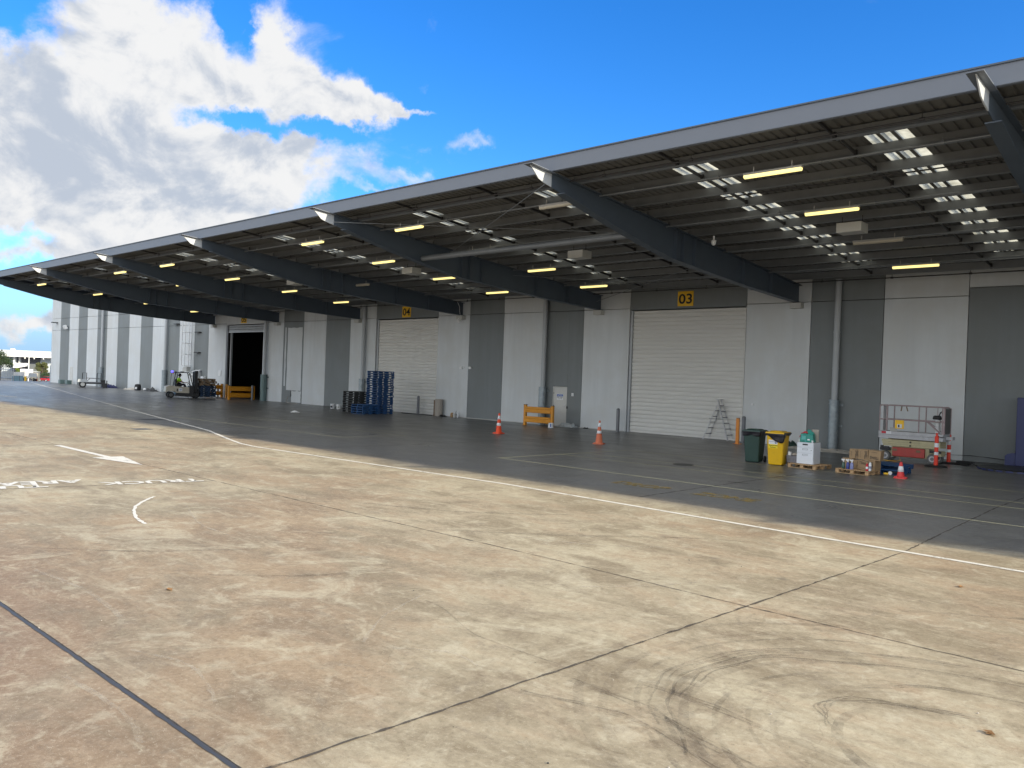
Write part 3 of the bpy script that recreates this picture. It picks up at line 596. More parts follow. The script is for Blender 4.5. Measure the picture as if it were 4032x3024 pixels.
# roller doors
def curtain(x0, x1, z0, z1, y, m, parent, pitch=0.2):
    prof = []; z = z0
    while z < z1 - 1e-4:
        for k, (dz, dy) in enumerate(((0.0, 0.012), (0.012, -0.010), (0.036, -0.026), (0.062, -0.028), (0.088, -0.018), (0.106, 0.0), (0.114, 0.012))): prof.append((z + dz * pitch / .125, y + dy))
        z += pitch
    bm = bmesh.new(); prev = None
    for zz, yy in prof:
        if zz > z1: break
        a = bm.verts.new((x0, yy, zz)); b = bm.verts.new((x1, yy, zz))
        if prev: bm.faces.new((prev[0], prev[1], b, a))
        prev = (a, b)
    mb = MB(); mb.bm.free(); mb.bm = bm
    mb.b2(x0, x1, y - 0.03, y + 0.03, z0 - 0.09, z0)
    return inv(mb, 'curtain', m, parent)
for x0, x1, opened in ((-64.5, -58.62, True), (-44.1, -38.03, False), (-23.7, -17.47, False), (0.35, 6.45, False)):
    rdr = bpy.data.objects.new('roller_door', None); COL.objects.link(rdr); rdr.parent = wh; rdr.location = ((x0 + x1) / 2 + 57, 0, 0)
    rdr['label'] = 'open roller door' if opened else 'shut roller door'
    def part(mb, n, m):
        o = mb.build(n, M[m], rdr); o.matrix_parent_inverse = Matrix.Translation((-(x0 + x1) / 2, -WY, 0)); return o
    def cpart(a, b, z0, z1, m):
        o = curtain(a, b, z0, z1, WY + 0.10, m, wh); o.parent = rdr; o.matrix_parent_inverse = Matrix.Translation((-(x0 + x1) / 2, -WY, 0)); return o
    cpart(x0 + 0.16, x1 - 0.03, 5.50 if opened else 0.10, 6.03, 'curtain_grey' if opened else 'curtain')
    part(MB().b2(x0 + 0.03, x0 + 0.14, WY + 0.02, WY + 0.15, 0, 6.02), 'guide_rail', 'bollard' if opened else 'pipe')
    part(MB().b2(x1 - 0.045, x1 - 0.002, WY + 0.03, WY + 0.15, 0, 6.02), 'guide_rail', 'curtain')
    if opened: part(MB().b2(x0 + 0.24, x0 + 0.40, WY + 0.22, WY + 0.36, 0, 5.4), 'guide_rail', 'pipe')
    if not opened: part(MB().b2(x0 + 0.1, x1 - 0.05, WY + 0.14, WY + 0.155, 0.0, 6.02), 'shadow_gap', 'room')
# door number signs
for n, x0, x1, z0, z1 in (('05', -62.13, -61.28, 6.16, 6.70), ('04', -41.50, -40.66, 6.13, 6.83), ('03', -21.0, -20.16, 6.155, 6.86)):
    sg = thing('door_number_sign', 'yellow square sign reading %s above its roller door' % n, 'sign', ((x0 + x1) / 2, WY, z0), 0, 'door number signs')
    w = x1 - x0; h = z1 - z0
    MB().b2(-w / 2, w / 2, -0.03, -0.004, 0, h).build('plate', M['signyellow'], sg)
    text('numerals', n, 'ink', w * 0.86, h * 0.68, frame((-w * 0.43, -0.033, h * 0.15), (1, 0, 0), (0, 0, 1)), sg, bold=0.02)
# personnel door
pd = bpy.data.objects.new('personnel_door', None); COL.objects.link(pd); pd.parent = wh; pd.location = (-28.07 + 57, 0, 0)
MB().b2(-0.44, 0.44, 0.03, 0.08, 0.03, 2.05).build('door_leaf', M['offwhite'], pd, bevel=0.004)
fr = MB(); fr.b2(-0.485, -0.445, 0.0, 0.1, 0, 2.10); fr.b2(0.445, 0.485, 0.0, 0.1, 0, 2.10); fr.b2(-0.445, 0.445, 0.0, 0.1, 2.055, 2.10); fr.build('door_frame', M['offwhite'], pd)
hd = MB(); hd.b2(0.30, 0.36, 0.01, 0.03, 1.0, 1.18); hd.b2(0.22, 0.34, -0.03, -0.01, 1.03, 1.05); hd.b2(0.32, 0.34, -0.03, 0.03, 1.03, 1.05); hd.build('handle', M['alu'], pd)
for z in (0.35, 1.05, 1.75): MB().b2(-0.45, -0.425, 0.015, 0.03, z - 0.05, z + 0.05).build('hinge', M['darkmetal'], pd)
MB().b2(0.50, 0.56, -0.03, -0.002, 0.95, 1.07).build('card_reader', M['ink'], pd)
ns = thing('notice_sign', 'blue and white notice sign stuck on the white personnel door', 'sign', (-28.07, WY + 0.03, 1.39), 0)
MB().b2(-0.22, 0.22, -0.012, -0.003, 0, 0.32).build('plate', M['white'], ns)
MB().b2(-0.205, 0.205, -0.016, -0.0125, 0.195, 0.305).build('header', M['inkblue'], ns)
text('header_text', 'NOTICE', 'inkwhite', 0.30, 0.07, frame((-0.15, -0.019, 0.215), (1, 0, 0), (0, 0, 1)), ns, bold=0.02)
text('body_text', 'KEEP CLEAR', 'ink', 0.38, 0.055, frame((-0.19, -0.0145, 0.12), (1, 0, 0), (0, 0, 1)), ns, bold=0.02)
text('body_text', 'AT ALL TIMES', 'ink', 0.28, 0.035, frame((-0.14, -0.0145, 0.055), (1, 0, 0), (0, 0, 1)), ns)
# repainted panel beside door 05
rp = MB(); y = WY - 0.004
def irregular(x0, x1, z0, z1, steps=9):
    pts = [(x0, z0), (x1, z0)] + [(x1 + random.uniform(-.03, .03), z0 + (z1 - z0) * k / steps) for k in range(1, steps)] + [(x1, z1)] + [(x1 + (x0 - x1) * k / 5, z1 + random.uniform(-.05, .05)) for k in range(1, 5)] + [(x0, z1)] + [(x0 + random.uniform(-.03, .03), z1 + (z0 - z1) * k / steps) for k in range(1, steps)]
    return pts
rp.prism(irregular(-55.04, -53.06, 0.95, 5.68), WY - 0.004, WY - 0.001, 'Y'); rp.prism(irregular(-54.28, -53.02, 0.06, 0.93), WY - 0.004, WY - 0.001, 'Y'); rp.prism(irregular(-55.42, -55.24, 1.25, 5.7), WY - 0.004, WY - 0.001, 'Y')
inv(rp, 'paint_patch', 'panel_light', wh)
inv(MB().b2(-54.95, -54.35, WY - 0.06, WY - 0.005, 0.45, 0.9), 'service_hatch', 'panel_dark', wh)
# downpipes with galvanised kick sleeves
def downpipe(x, sleeve='galv', ztop=7.0, r=0.125, base=True, rs=0.2):
    p = MB(); p.cyl((x, WY - 0.2, 2.05), (x, WY - 0.2, ztop), r, n=16)
    for z in (3.3, 4.8): p.cyl((x, WY - 0.2, z), (x, WY - 0.2, z + 0.05), r + 0.012, n=16)
    o = inv(p, 'downpipe', 'pipe', wh, smooth=False)
    s = MB(); s.cyl((x, WY - 0.215, 0.0), (x, WY - 0.215, 2.05), rs, n=20)
    for z in (0.1, 1.0, 1.86, 2.0): s.cyl((x, WY - 0.215, z), (x, WY - 0.215, z + 0.05), rs + 0.016, n=20)
    s.b2(x + rs * 0.6, x + rs + 0.10, WY - 0.05, WY - 0.003, 1.8, 1.9); s.b2(x + rs * 0.6, x + rs + 0.10, WY - 0.05, WY - 0.003, 0.95, 1.03)
    so = s.build('sleeve', M[sleeve], o)
downpipe(-13.3); downpipe(-29.12); downpipe(-45.3); downpipe(-57.95, 'galvgreen', rs=0.25); downpipe(-75.6, ztop=13, rs=0.22); downpipe(-90.8, ztop=13, rs=0.22); downpipe(2.0 + 6.0)
cp = MB(); cp.b2(-107.1, -106.8, WY + 0.1, WY + 0.5, 2.0, 13); o = inv(cp, 'downpipe', 'pipe', wh); MB().b2(-107.2, -106.78, WY + 0.05, WY + 0.55, -0.05, 2.0).build('sleeve', M['galv'], o)
for x0, x1, z0, z1 in ((-105.3, -104.8, 7.0, 7.1),): inv(MB().b2(x0, x1, WY - 0.6, WY - 0.002, z0, z1), 'wall_bracket', 'darkmetal', wh)
inv(MB().b2(-99.95 - .45, -99.95 + .45, WY - 0.03, WY - 0.002, 0, 1.95), 'side_door', 'offwhite', wh)
# low plinth strip at the wall foot
inv(MB().b2(-38.0, -23.8, WY - 0.09, WY - 0.002, 0.0, 0.035), 'plinth_strip', 'boxgrey', wh)

# ------------------------------------------------------------------ canopy
def zt(y): return 8.22 - 0.0826 * (y - 17.2)     # top of the cantilever beams
cn = thing('loading_canopy', 'wide steel canopy on tapered dark cantilever beams along the warehouse', 'canopy', (-15.07, 16.5, 0))
BX = [-66.56, -56.36, -46.03, -35.83, -25.55, -15.07, -4.2, 5.9, 15.8, 26.1, 36.4]
CX0, CX1 = -66.9, 40.0
BOT = [(16.95, 7.86), (17.84, 7.71), (18.5, 7.57), (20.15, 7.22), (22.0, 6.88), (23.64, 6.62), (26.0, 6.47), (28.84, 6.29), (33.78, 6.10)]
def zbot(y):
    for (a, za), (b, zb) in zip(BOT, BOT[1:]):
        if y <= b: return za + (zb - za) * (y - a) / (b - a)
    return BOT[-1][1]
for bx in BX:
    w = MB(); top = [(y, zt(y)) for y in (33.78, 28, 22, 16.45)]
    w.prism([(17.42, 7.82)] + [(y, z + 0.02) for y, z in BOT[1:]] + [(y, zt(y) - 0.02) for y in (33.78, 28, 22, 17.42)], bx - 0.012, bx + 0.012, 'X')
    w.prism(BOT[1:] + [(y, z + 0.025) for y, z in BOT[:0:-1]], bx - 0.15, bx + 0.15, 'X')
    tf = [(17.42, zt(17.42)), (33.78, zt(33.78))]; w.prism(tf + [(y, z - 0.022) for y, z in tf[::-1]], bx - 0.15, bx + 0.15, 'X')
    for y in (23.83, 24.3, 25.04, 28.65, 30.98):
        for sgn in (-1, 1): w.box((bx + sgn * 0.078, y, (zt(y) + zbot(y)) / 2), (0.13, 0.016, zt(y) - zbot(y) - 0.06))
    bo = inv(w, 'cantilever_beam', 'steel', cn)
    ep = MB(); ep.prism([(16.52, zt(16.52) - 0.021), (16.88, 7.95), (17.10, 7.88), (17.419, 7.82), (17.419, zt(17.42) - 0.021)], bx - 0.013, bx + 0.013, 'X')  # tip web split off to carry the painted sunlight
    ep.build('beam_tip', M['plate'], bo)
    MB().prism([(16.42, zt(16.42)), (17.418, zt(17.418)), (17.418, zt(17.418) - 0.02), (16.42, zt(16.42) - 0.02)], bx - 0.15, bx + 0.15, 'X').build('tip_flange', M['fascia'], bo)
    MB().b2(bx - 0.24, bx + 0.24, WY - 0.32, WY - 0.003, 5.86, 6.09).build('bearing_bracket', M['boxgrey'], bo)
# fascia channel
fs = MB(); fy = 17.30; FZ = 0.215
fs.b2(CX0, 17.4, fy, fy + 0.012, 8.235, 8.61); fs.b2(CX0, 17.4, fy, fy + 0.12, 8.612, 8.625); fs.b2(CX0, 17.4, fy + 0.013, fy + 0.12, 8.225, 8.233)
fs.b2(17.42, CX1, fy - 0.42, fy - 0.408, 8.235, 8.61); fs.b2(17.42, CX1, fy - 0.42, fy + 0.12, 8.612, 8.625)  # unseen run set further out, shaped to step the shadow edge
inv(fs, 'fascia', 'fascia', cn)
inv(MB().b2(CX0, 17.4, fy - 0.03, fy + 0.14, 8.626, 8.66), 'capping', 'steel', cn)
for x in (CX0 - .02, CX1 + .01):
    inv(MB().prism([(17.2, zt(17.2) - .02), (WY - .01, zt(WY) - .02), (WY - .01, zt(WY) + .36), (17.2, zt(17.2) + .40)], x, x + .012, 'X'), 'barge_plate', 'steel', cn)
# roof sheet with translucent strips
SKYL = [(-6.72, .95), (-11.78, 1.1), (-17.1, .6), (-22.8, 1.06), (-27.7, .6), (-32.5, .95), (-37.8, .8), (-42.1, 1.0), (-48.3, .8), (-53.9, .95), (-59.2, .8), (-64.4, .9), (-1.3, .9), (3.8, .9), (9, .9), (14.2, .9), (19.4, .9), (24.6, .9), (30, .9), (35, .9)]
def zr(y): return zt(y) + 0.275
def corrugated(x0, x1, y0, y1, pitch=0.25, up=0.0):
    prof = []; n = int((x1 - x0) / pitch)
    for i in range(n):
        b = x0 + i * pitch; prof += [(b, 0), (b + pitch * .62, 0), (b + pitch * .70, 0.035), (b + pitch * .92, 0.035)]
    prof.append((x1, 0)); bm = bmesh.new(); prev = None
    for x, dz in prof:
        if x > x1: break
        a = bm.verts.new((x, y0, zr(y0) + dz + up)); b = bm.verts.new((x, y1, zr(y1) + dz + up))
        if prev: bm.faces.new((prev[0], prev[1], b, a))
        prev = (a, b)
    mb = MB(); mb.bm.free(); mb.bm = bm; return mb
SY0, SY1 = 18.62, 31.6
edges = sorted([(x - w / 2, x + w / 2) for x, w in SKYL]); cur = CX0
sheet = bmesh.new()
def addsheet(x0, x1, y0, y1, up=0.0):
    mb = corrugated(x0, x1, y0, y1, up=up); me = bpy.data.meshes.new('t'); mb.bm.to_mesh(me); mb.bm.free(); sheet.from_mesh(me); bpy.data.meshes.remove(me)
for a, b in edges: addsheet(cur, a, SY0, SY1); cur = b
addsheet(cur, CX1, SY0, SY1); addsheet(CX0, CX1, 17.33, SY0 + .25, .037); addsheet(CX0, CX1, SY1 - .25, WY + .05, .037)
mb = MB(); mb.bm.free(); mb.bm = sheet; inv(mb, 'roof_sheet', 'sheet', cn)
for a, b in edges:
    o = inv(corrugated(a, b, SY0, SY1), 'rooflight', 'skylight', cn); n = 3 if b - a > .85 else 2
    for i in range(1, n):
        x = a + (b - a) * i / n; st = MB(); st.prism([(SY0 + .02, zr(SY0 + .02) - .012), (SY1 - .02, zr(SY1 - .02) - .012), (SY1 - .02, zr(SY1 - .02) - .005), (SY0 + .02, zr(SY0 + .02) - .005)], x - .045, x + .045, 'X'); st.build('strap', M['sheet'], o)
# purlins (lipped channels), stays
PY = [18.58 + 1.285 * i for i in range(12)]
for i, y in enumerate(PY):
    p = MB(); z = zt(y) + 0.27
    p.b2(CX0 + .1, CX1, y - 0.006, y + 0.006, z - 0.268, z); p.b2(CX0 + .1, CX1, y - 0.085, y - 0.0065, z - 0.268, z - 0.255); p.b2(CX0 + .1, CX1, y + 0.0065, y + 0.07, z - 0.008, z - 0.001)
    p.b2(CX0 + .1, CX1, y - 0.085, y - 0.077, z - 0.2545, z - 0.225)
    for bx in BX: p.b2(bx - 0.13, bx - 0.12, y - 0.06, y - 0.007, z - 0.19, z - 0.05)
    inv(p, 'purlin', 'zinc', cn)
inv(MB().b2(CX0, CX1, 17.43, 17.445, 8.235, 8.40), 'eave_purlin', 'zinc', cn)
for k in range(len(BX) - 1):
    for t in (0.31, 0.69):
        x = BX[k + 1] - (BX[k + 1] - BX[k]) * t; p = MB()
        for y in [17.45] + PY[:-1]:
            y2 = y + (1.285 if y > 18 else 1.13); z1 = zt(y) + 0.12; z2 = zt(y2) + 0.12
            p.prism([(y + 0.02, z1 + 0.035), (y2 - 0.09, z2 + 0.035), (y2 - 0.09, z2 - 0.035), (y + 0.02, z1 - 0.035)], x - 0.02, x + 0.02, 'X')
            p.box((x, y2 - 0.05, z2 - 0.03), (0.07, 0.06, 0.19))
        inv(p, 'purlin_bridging', 'darkmetal', cn)
# sprinkler and conduit lines
for y, r, dz in ((18.05, .022, .30), (19.45, .028, .34), (21.2, .02, .30), (23.1, .03, .36), (26.95, .028, .34), (30.6, .028, .34), (32.9, .022, .32)):
    p = MB(); z = zt(y) - dz + 0.24
    for a, b in zip(BX, BX[1:]):
        p.cyl((a + 0.16, y, z), (b - 0.16, y, z), r, n=8)
        for q in range(4): xx = a + (b - a) * (q + 0.5) / 4; p.cyl((xx - 0.05, y, z), (xx + 0.05, y, z), r + 0.016, n=8); p.cyl((xx, y, z), (xx, y, z + 0.12), 0.01, n=6)
    inv(p, 'sprinkler_pipe', 'zinc' if r > .025 else 'darkmetal', cn)
p = MB(); p.cyl((-25.38, 21.6, zt(21.6) - 0.72), (-15.25, 21.6, zt(21.6) - 0.72), 0.11, n=16); inv(p, 'storm_pipe', 'zinc', cn)
p = MB()
for a, b, y0, y1 in ((-25.4, -15.2, 17.3, 22.8), (-15.2, -25.4, 17.3, 22.8), (-25.4, -15.2, 27, 33.2), (-15.2, -25.4, 27, 33.2)): p.cyl((a, y0, zt(y0) - 0.32), (b, y1, zt(y1) - 0.40), 0.011, n=6)
inv(p, 'brace_rod', 'zinc', cn)
# batten lights under the purlins
LY = [18.76, 22.4, 26.0, 29.62]
bays = ['first', 'second', 'third', 'fourth', 'fifth', 'sixth']
def batten(lit):
    t = thing('batten_light', 'x', 'light', (0, 0, 0)); tl = 1.5
    h = MB(); h.b2(-tl / 2, tl / 2, -0.055, 0.055, 0.0, 0.05); h.b2(-.5, -.48, -.01, .01, 0.05, 0.2); h.b2(.48, .5, -.01, .01, 0.05, 0.2); h.build('housing', M['housing'], t)
    d = MB(); d.prism([(-0.062, -0.002), (-0.055, -0.05), (-0.03, -0.075), (0.03, -0.075), (0.055, -0.05), (0.062, -0.002)], -tl / 2 + 0.02, tl / 2 - 0.02, 'X'); d.build('diffuser', M['tube' if lit else 'tubeoff'], t)
    return t
LR = [(-9.15, 'first', [1, 1, 0, 1], 0), (-15.9, 'second', [0, 0, None, None], 1), (-22.85, 'second', [1, 1, 1, 1], 0), (-28.95, 'third', [1, 1, 1, 1], 0), (-42.35, 'fourth', [1, 1, 1, 1], 0), (-48.4, 'fifth', [1, 1, 1, 1], 0), (-61.6, 'sixth', [1, 1, 1, 1], 0), (-35.5, 'fourth', [None, None, 0, None], 1)]
protoL = {}
pos_word = ['nearest the fascia', 'second from the fascia', 'third from the fascia', 'nearest the wall']
for lx, bay, states, nb in LR:
    for k, st in enumerate(states):
        if st is None: continue
        lab = '%s batten light %s in the %s canopy bay%s' % ('lit yellow' if st else 'unlit', pos_word[k], bay, ', by its beam' if nb else '')
        loc = (lx, LY[k], zt(LY[k]) - 0.42)
        if st in protoL: o = dup(protoL[st], loc, label=lab)
        else: o = protoL[st] = batten(bool(st)); o.location = loc; o['label'] = lab
        o['group'] = 'batten lights under the canopy'
hb = None
for k, x in enumerate((-9.24, -19.35, -29.12, -38.85)):
    lab = 'pale box housing hanging from the canopy purlins in the %s bay' % ORD[k]
    loc = (x, 24.15, zt(24.15) - 0.62)
    if hb is None:
        hb = thing('junction_housing', lab, 'electrical box', loc, 0, 'box housings under the canopy')
        MB().b2(-0.36, 0.36, -0.27, 0.27, 0, 0.28).build('case', M['boxgrey'], hb, bevel=0.01)
        h = MB(); h.b2(-.3, .3, -.012, .012, .281, .30); h.b2(-.3, -.28, -.01, .01, .30, .5); h.b2(.28, .3, -.01, .01, .30, .5); h.build('hanger', M['darkmetal'], hb)
    else: dup(hb, loc, label=lab)
def camera_dome(x, y, z, lab):
    t = thing('security_camera', lab, 'camera', (x, y, z), 0, 'security cameras')
    MB().lathe([(0.03, -0.16), (0.075, -0.11), (0.08, -0.05), (0.09, 0.0), (0.05, 0.02)], (0, 0, 0), 14).build('dome', M['white'], t, smooth=True)
    MB().cyl((0, 0, 0.02), (0, 0, 0.16), 0.03).build('stem', M['white'], t)
camera_dome(-14.02, 24.65, zt(24.65) - 0.30, 'white dome camera hanging beside the second beam from the camera')
cc = thing('security_camera', 'white bullet camera on the wall below a beam end, near door 04', 'camera', (-35.85, WY, 5.85), 0, 'security cameras')
MB().cyl((0.02, -0.38, -0.12), (-0.05, -0.12, 0.06), 0.10, 0.12, n=14).build('body', M['white'], cc); MB().box((0, -0.06, 0.08), (0.08, 0.12, 0.08)).build('bracket', M['white'], cc)
cb = MB(); cb.tube([(-35.6, 33.1, 6.85), (-35.62, 33.3, 6.6), (-35.7, 33.4, 6.3), (-35.75, 33.55, 6.0), (-35.83, 33.6, 5.9)], 0.015, 6)
tag(cb.build('camera_cable', M['white']), 'white cable dangling from a beam end to the bullet camera', 'cable')
for k, (x, z, s) in enumerate(((-35.75, 2.97, 1), (-34.98, 2.98, -1))):
    t = thing('wall_sensor', 'small white sensor on the %s side of a panel edge between doors 03 and 04' % ('pale' if k == 0 else 'dark'), 'sensor', (x, WY, z), 0, 'paired wall sensors')
    MB().box((0, -0.06, 0), (0.2, 0.11, 0.14)).build('case', M['white'], t, bevel=0.01); MB().box((0.17 * s, -0.03, 0.02), (0.14, 0.04, 0.04)).build('arm', M['white'], t)
for x, z, w, h, lab in ((-27.17, 1.71, .14, .17, 'small white switch box on the dark panel beside the personnel door'), (-16.98, 1.69, .09, .08, 'tiny white button on the pale wall past door 03'), (-65.42, 2.0, .42, .46, 'white switchboard on the wall beside open door 05')):
    o = MB().b2(-w / 2, w / 2, -0.05, -0.003, -h / 2, h / 2).build('switch_box', M['white'], bevel=0.006, loc=(x, WY, z)); tag(o, lab, 'switch box')
fl = thing('flood_light', 'white flood light high on the striped wall near the building corner', 'flood light', (-101.4, WY, 6.45))
MB().box((0, -0.35, 0), (0.5, 0.28, 0.42), Matrix.Rotation(R(25), 4, 'X')).build('lamp_head', M['white'], fl); MB().box((0, -0.12, 0.05), (0.08, 0.22, 0.08)).build('arm', M['darkmetal'], fl)
for x, z in ((-73.6, 6.3), (-69.4, 3.72), (-69.4, 5.5)):
    o = MB().b2(-.4, .4, -.25, -.003, -.04, .04).build('wall_bracket', M['darkmetal'], loc=(x, WY, z)); tag(o, 'short dark steel bracket on the wall by the caged ladder', 'bracket', 'brackets by the caged ladder')
# caged ladder
ld = thing('caged_ladder', 'white caged access ladder climbing the striped wall left of door 05', 'ladder', (-70.6, WY, 0))
p = MB()
for x in (-0.25, 0.25): p.b2(x - 0.03, x + 0.03, -0.26, -0.2, 2.2, 13.4)
z = 2.3
while z < 13.3: p.cyl((-.25, -.23, z), (.25, -.23, z), 0.014, n=6); z += 0.3
p.build('rails', M['white'], ld)
hoops = MB(); hp = [(-0.28, -.22), (-.38, -.5), (-.3, -.82), (0, -.98), (.3, -.82), (.38, -.5), (.28, -.22)]
z = 2.55
while z < 13.3:
    for (a, b), (c, d) in zip(hp, hp[1:]): hoops.cyl((a, b, z), (c, d, z), 0.028, n=6)
    z += 0.98
for a, b in hp[1:-1]: hoops.b2(a - .022, a + .022, b - .022, b + .022, 2.55, 13.3)
hoops.build('cage', M['white'], ld)
MB().prism([(-.55, 2.0), (.3, 2.0), (.3, 2.45), (-.2, 2.45), (-.45, 2.28)], -.62, -.3, 'Y').build('guard_plate', M['boxgrey'], ld)
for x, w, z0, z1, lab in ((-69.2, .7, 1.25, 2.1, 'white cabinet with sloping hood on the wall behind the forklift'), (-68.1, .45, 1.35, 1.65, 'small white tray box on the wall behind the pallet load'), (-69.9, .6, 1.2, 1.8, 'pale grey meter box beside the white hooded cabinet')):
    t = thing('meter_box', lab, 'meter box', (x, WY, z0)); h = z1 - z0
    MB().b2(-w / 2, w / 2, -0.28, -0.003, 0, h).build('case', M['boxgrey' if 'grey' in lab else 'white'], t, bevel=0.01)
    if 'hood' in lab: MB().prism([(-.42, h - .12), (-.003, h + .06), (-.003, h + .1), (-.44, h - .06)], -w / 2 - .2, w / 2 + .1, 'X').build('hood', M['white'], t)

# ------------------------------------------------------------------ bollards, barriers, cones
bp_ = None
for x, y, lab in ((-39.1, 33.35, 'grey steel bollard at the near jamb of shut door 04'), (-23.9, 33.35, 'grey steel bollard at the far jamb of shut door 03'), (-17.12, 33.3, 'grey steel bollard behind the orange post by door 03'), (-58.95, 33.2, 'grey steel bollard beside the orange rails of open door 05'), (-65.1, 33.5, 'grey steel bollard behind the orange rail left of door 05')):
    if bp_ is None:
        bp_ = thing('bollard', lab, 'bollard', (x, y, 0), 0, 'grey steel bollards')
        MB().lathe([(0.085, 0), (0.085, 1.1), (0.07, 1.14), (0.03, 1.16)], (0, 0, 0), 18).build('post', M['bollard'], bp_)
        MB().lathe([(0.13, 0), (0.13, 0.012)], (0, 0, 0), 18).build('foot_plate', M['bollard'], bp_)
    else: dup(bp_, (x, y, 0), label=lab)
op = thing('rail_post', 'orange square steel post standing alone before the ladder door 03', 'post', (-16.82, 32.2, 0), R(8))
MB().b2(-.065, .065, -.065, .065, 0, 1.09).build('post', M['orange'], op, bevel=.006); MB().b2(-.055, .055, -.055, .055, 1.09, 1.11).build('cap', M['matteblack'], op); MB().b2(-.16, .16, -.12, .12, 0, .014).build('foot_plate', M['orange'], op)
def barrier(length, lab, loc, rz, group='yellow guard rails'):
    t = thing('guard_rail', lab, 'guard rail', loc, rz, group)
    for x in (0, length):
        MB().b2(x - .07, x + .07, -.07, .07, 0, 1.08).build('post', M['barrier'], t, bevel=.006)
        MB().b2(x - .075, x + .075, -.075, .075, 1.08, 1.11).build('post_cap', M['oldtimber'], t)
        MB().b2(x - .12, x + .12, -.12, .12, 0, .012).build('foot_plate', M['barrier'], t)
    for z in (0.17, 0.68):
        pr = [(-.075, z), (-.1, z + .03), (-.1, z + .1), (-.075, z + .13), (-.075, z + .19), (-.1, z + .22), (-.1, z + .29), (-.075, z + .32), (-.06, z + .32), (-.06, z)]
        MB().prism(pr, .071, length - .071, 'X').build('rail', M['barrier'], t)
    return t
barrier(1.78, 'yellow guard rail in front of a downpipe beside the personnel door', (-29.15, 32.3, 0), R(4))
barrier(2.1, 'orange guard rail nearest the camera at open door 05', (-59.62, 31.6, 0), R(90))
barrier(2.1, 'orange guard rail seen through the gaps of the front one at door 05', (-61.2, 32.4, 0), R(90))
barrier(1.2, 'orange guard rail left of open door 05, behind the forklift load', (-64.85, 32.5, 0), R(90))
pp = thing('rail_post', 'orange post just inside the far jamb of open door 05', 'post', (-64.0, 33.7, 0)); MB().b2(-.065, .065, -.065, .065, 0, 1.1).build('post', M['barrier'], pp); MB().b2(-.12, .12, -.12, .12, 0, .012).build('foot_plate', M['barrier'], pp)

def cone(h, rb, rtop, base, bands, m, loc, lab, rz=0):
    t = thing('traffic_cone', lab, 'traffic cone', loc, rz, 'traffic cones')
    def r(z): return rb + (rtop - rb) * z / h
    b = MB(); s = base / 2; c = s * 0.75
    b.prism([(-s, -c), (-c, -s), (c, -s), (s, -c), (s, c), (c, s), (-c, s), (-s, c)], .0, .035, 'Z')
    for ax in range(8): a = ax * math.pi / 4; b.box((math.cos(a) * s * .8, math.sin(a) * s * .8, .04), (.06, .06, .02))
    b.build('base', M[m], t)
    prof = [(rb * 1.15, .036), (r(.05), .06), (r(h - .02), h - .02), (rtop * .7, h)]
    MB().lathe(prof, (0, 0, 0), 20).build('shell', M[m], t, smooth=True)
    for a, z in bands: MB().lathe([(r(a) + .004, a), (r(z) + .004, z)], (0, 0, 0), 20).build('reflective_band', M['refl'], t, smooth=True)
    return t
cone(.9, .14, .035, .42, ((.34, .47), (.62, .78)), 'cone', (-24.95, 25.95, 0), 'tall bright orange cone standing near the pallet side of door 03')
c2 = cone(.92, .15, .03, .42, ((.41, .52), (.67, .83)), 'conefaded', (-19.35, 25.8, 0), 'tall faded orange cone standing before roller door 03', R(20))
cone(.47, .11, .035, .34, ((.19, .35),), 'conered', (-7.77, 24.6, 0), 'short red and white cone in front of the blue pallets', R(10))

# ------------------------------------------------------------------ pallets
def stringer_pallet(m, name, lab, group, open_front=True, tags=0):
    t = thing(name, lab, 'pallet', (0, 0, 0), 0, group)
    p = MB(); L = 1.16
    for x in (-.56, 0, .56):
        p.b2(x - .02, x + .02, -L / 2, -.36, .018, .118); p.b2(x - .02, x + .02, -.16, .16, .018, .118); p.b2(x - .02, x + .02, .36, L / 2, .018, .118); p.b2(x - .02, x + .02, -.36, -.16, .075, .118); p.b2(x - .02, x + .02, .16, .36, .075, .118)
    for k in range(7): y = -L / 2 + .06 + k * (L - .12) / 6; p.b2(-L / 2, L / 2, y - .055, y + .055, .119, .139)
    for y in (-.51, 0, .51): p.b2(-L / 2, L / 2, y - .06, y + .06, 0, .017)
    p.build('frame', M[m], t)
    if tags:
        g = MB()
        g.b2(.5805, .584, .38, .5, .055, .095)
        g.build('paper_tag', M['paper'], t); MB().b2(-.34, -.22, -.30, -.296, .04, .085).build('paper_tag', M['paper'], t); MB().b2(.26, .36, -.30, -.296, .045, .085).build('paper_tag', M['paper'], t)
    return t
def stack(m, name, n, loc, rz, labf, group, tags=1, jit=.03, h=.1445, z0=0.0):
    proto = {}
    for k in range(n):
        tg = 1 if tags and random.random() < .62 else 0
        lab = labf(n - k)
        l = (loc[0] + random.uniform(-jit, jit), loc[1] + random.uniform(-jit, jit), z0 + k * h); a = rz + R(random.uniform(-1.5, 1.5))
        if tg not in proto: proto[tg] = stringer_pallet(m, name, lab, group, tags=tg); proto[tg].location = l; proto[tg].rotation_euler = (0, 0, a)
        else: dup(proto[tg], l, a, lab)
stack('bluepallet', 'pallet', 18, (-40.0, 31.05), 0, lambda k: 'blue pallet, %s from the top of the tall stack by door 04' % ORD[k - 1], 'pallets in the tall blue stack')
stack('bluepallet2', 'pallet', 4, (-40.06, 30.02 - .02), 0, lambda k: 'blue pallet, %s from the top of the low stack before the tall one' % ORD[k - 1], 'pallets in the low blue stack', tags=0, h=.141)
stack('blackpallet', 'pallet', 9, (-41.75, 30.55), 0, lambda k: 'black pallet, %s from the top of the dark stack beside the blue ones' % ORD[k - 1], 'pallets in the black stack')
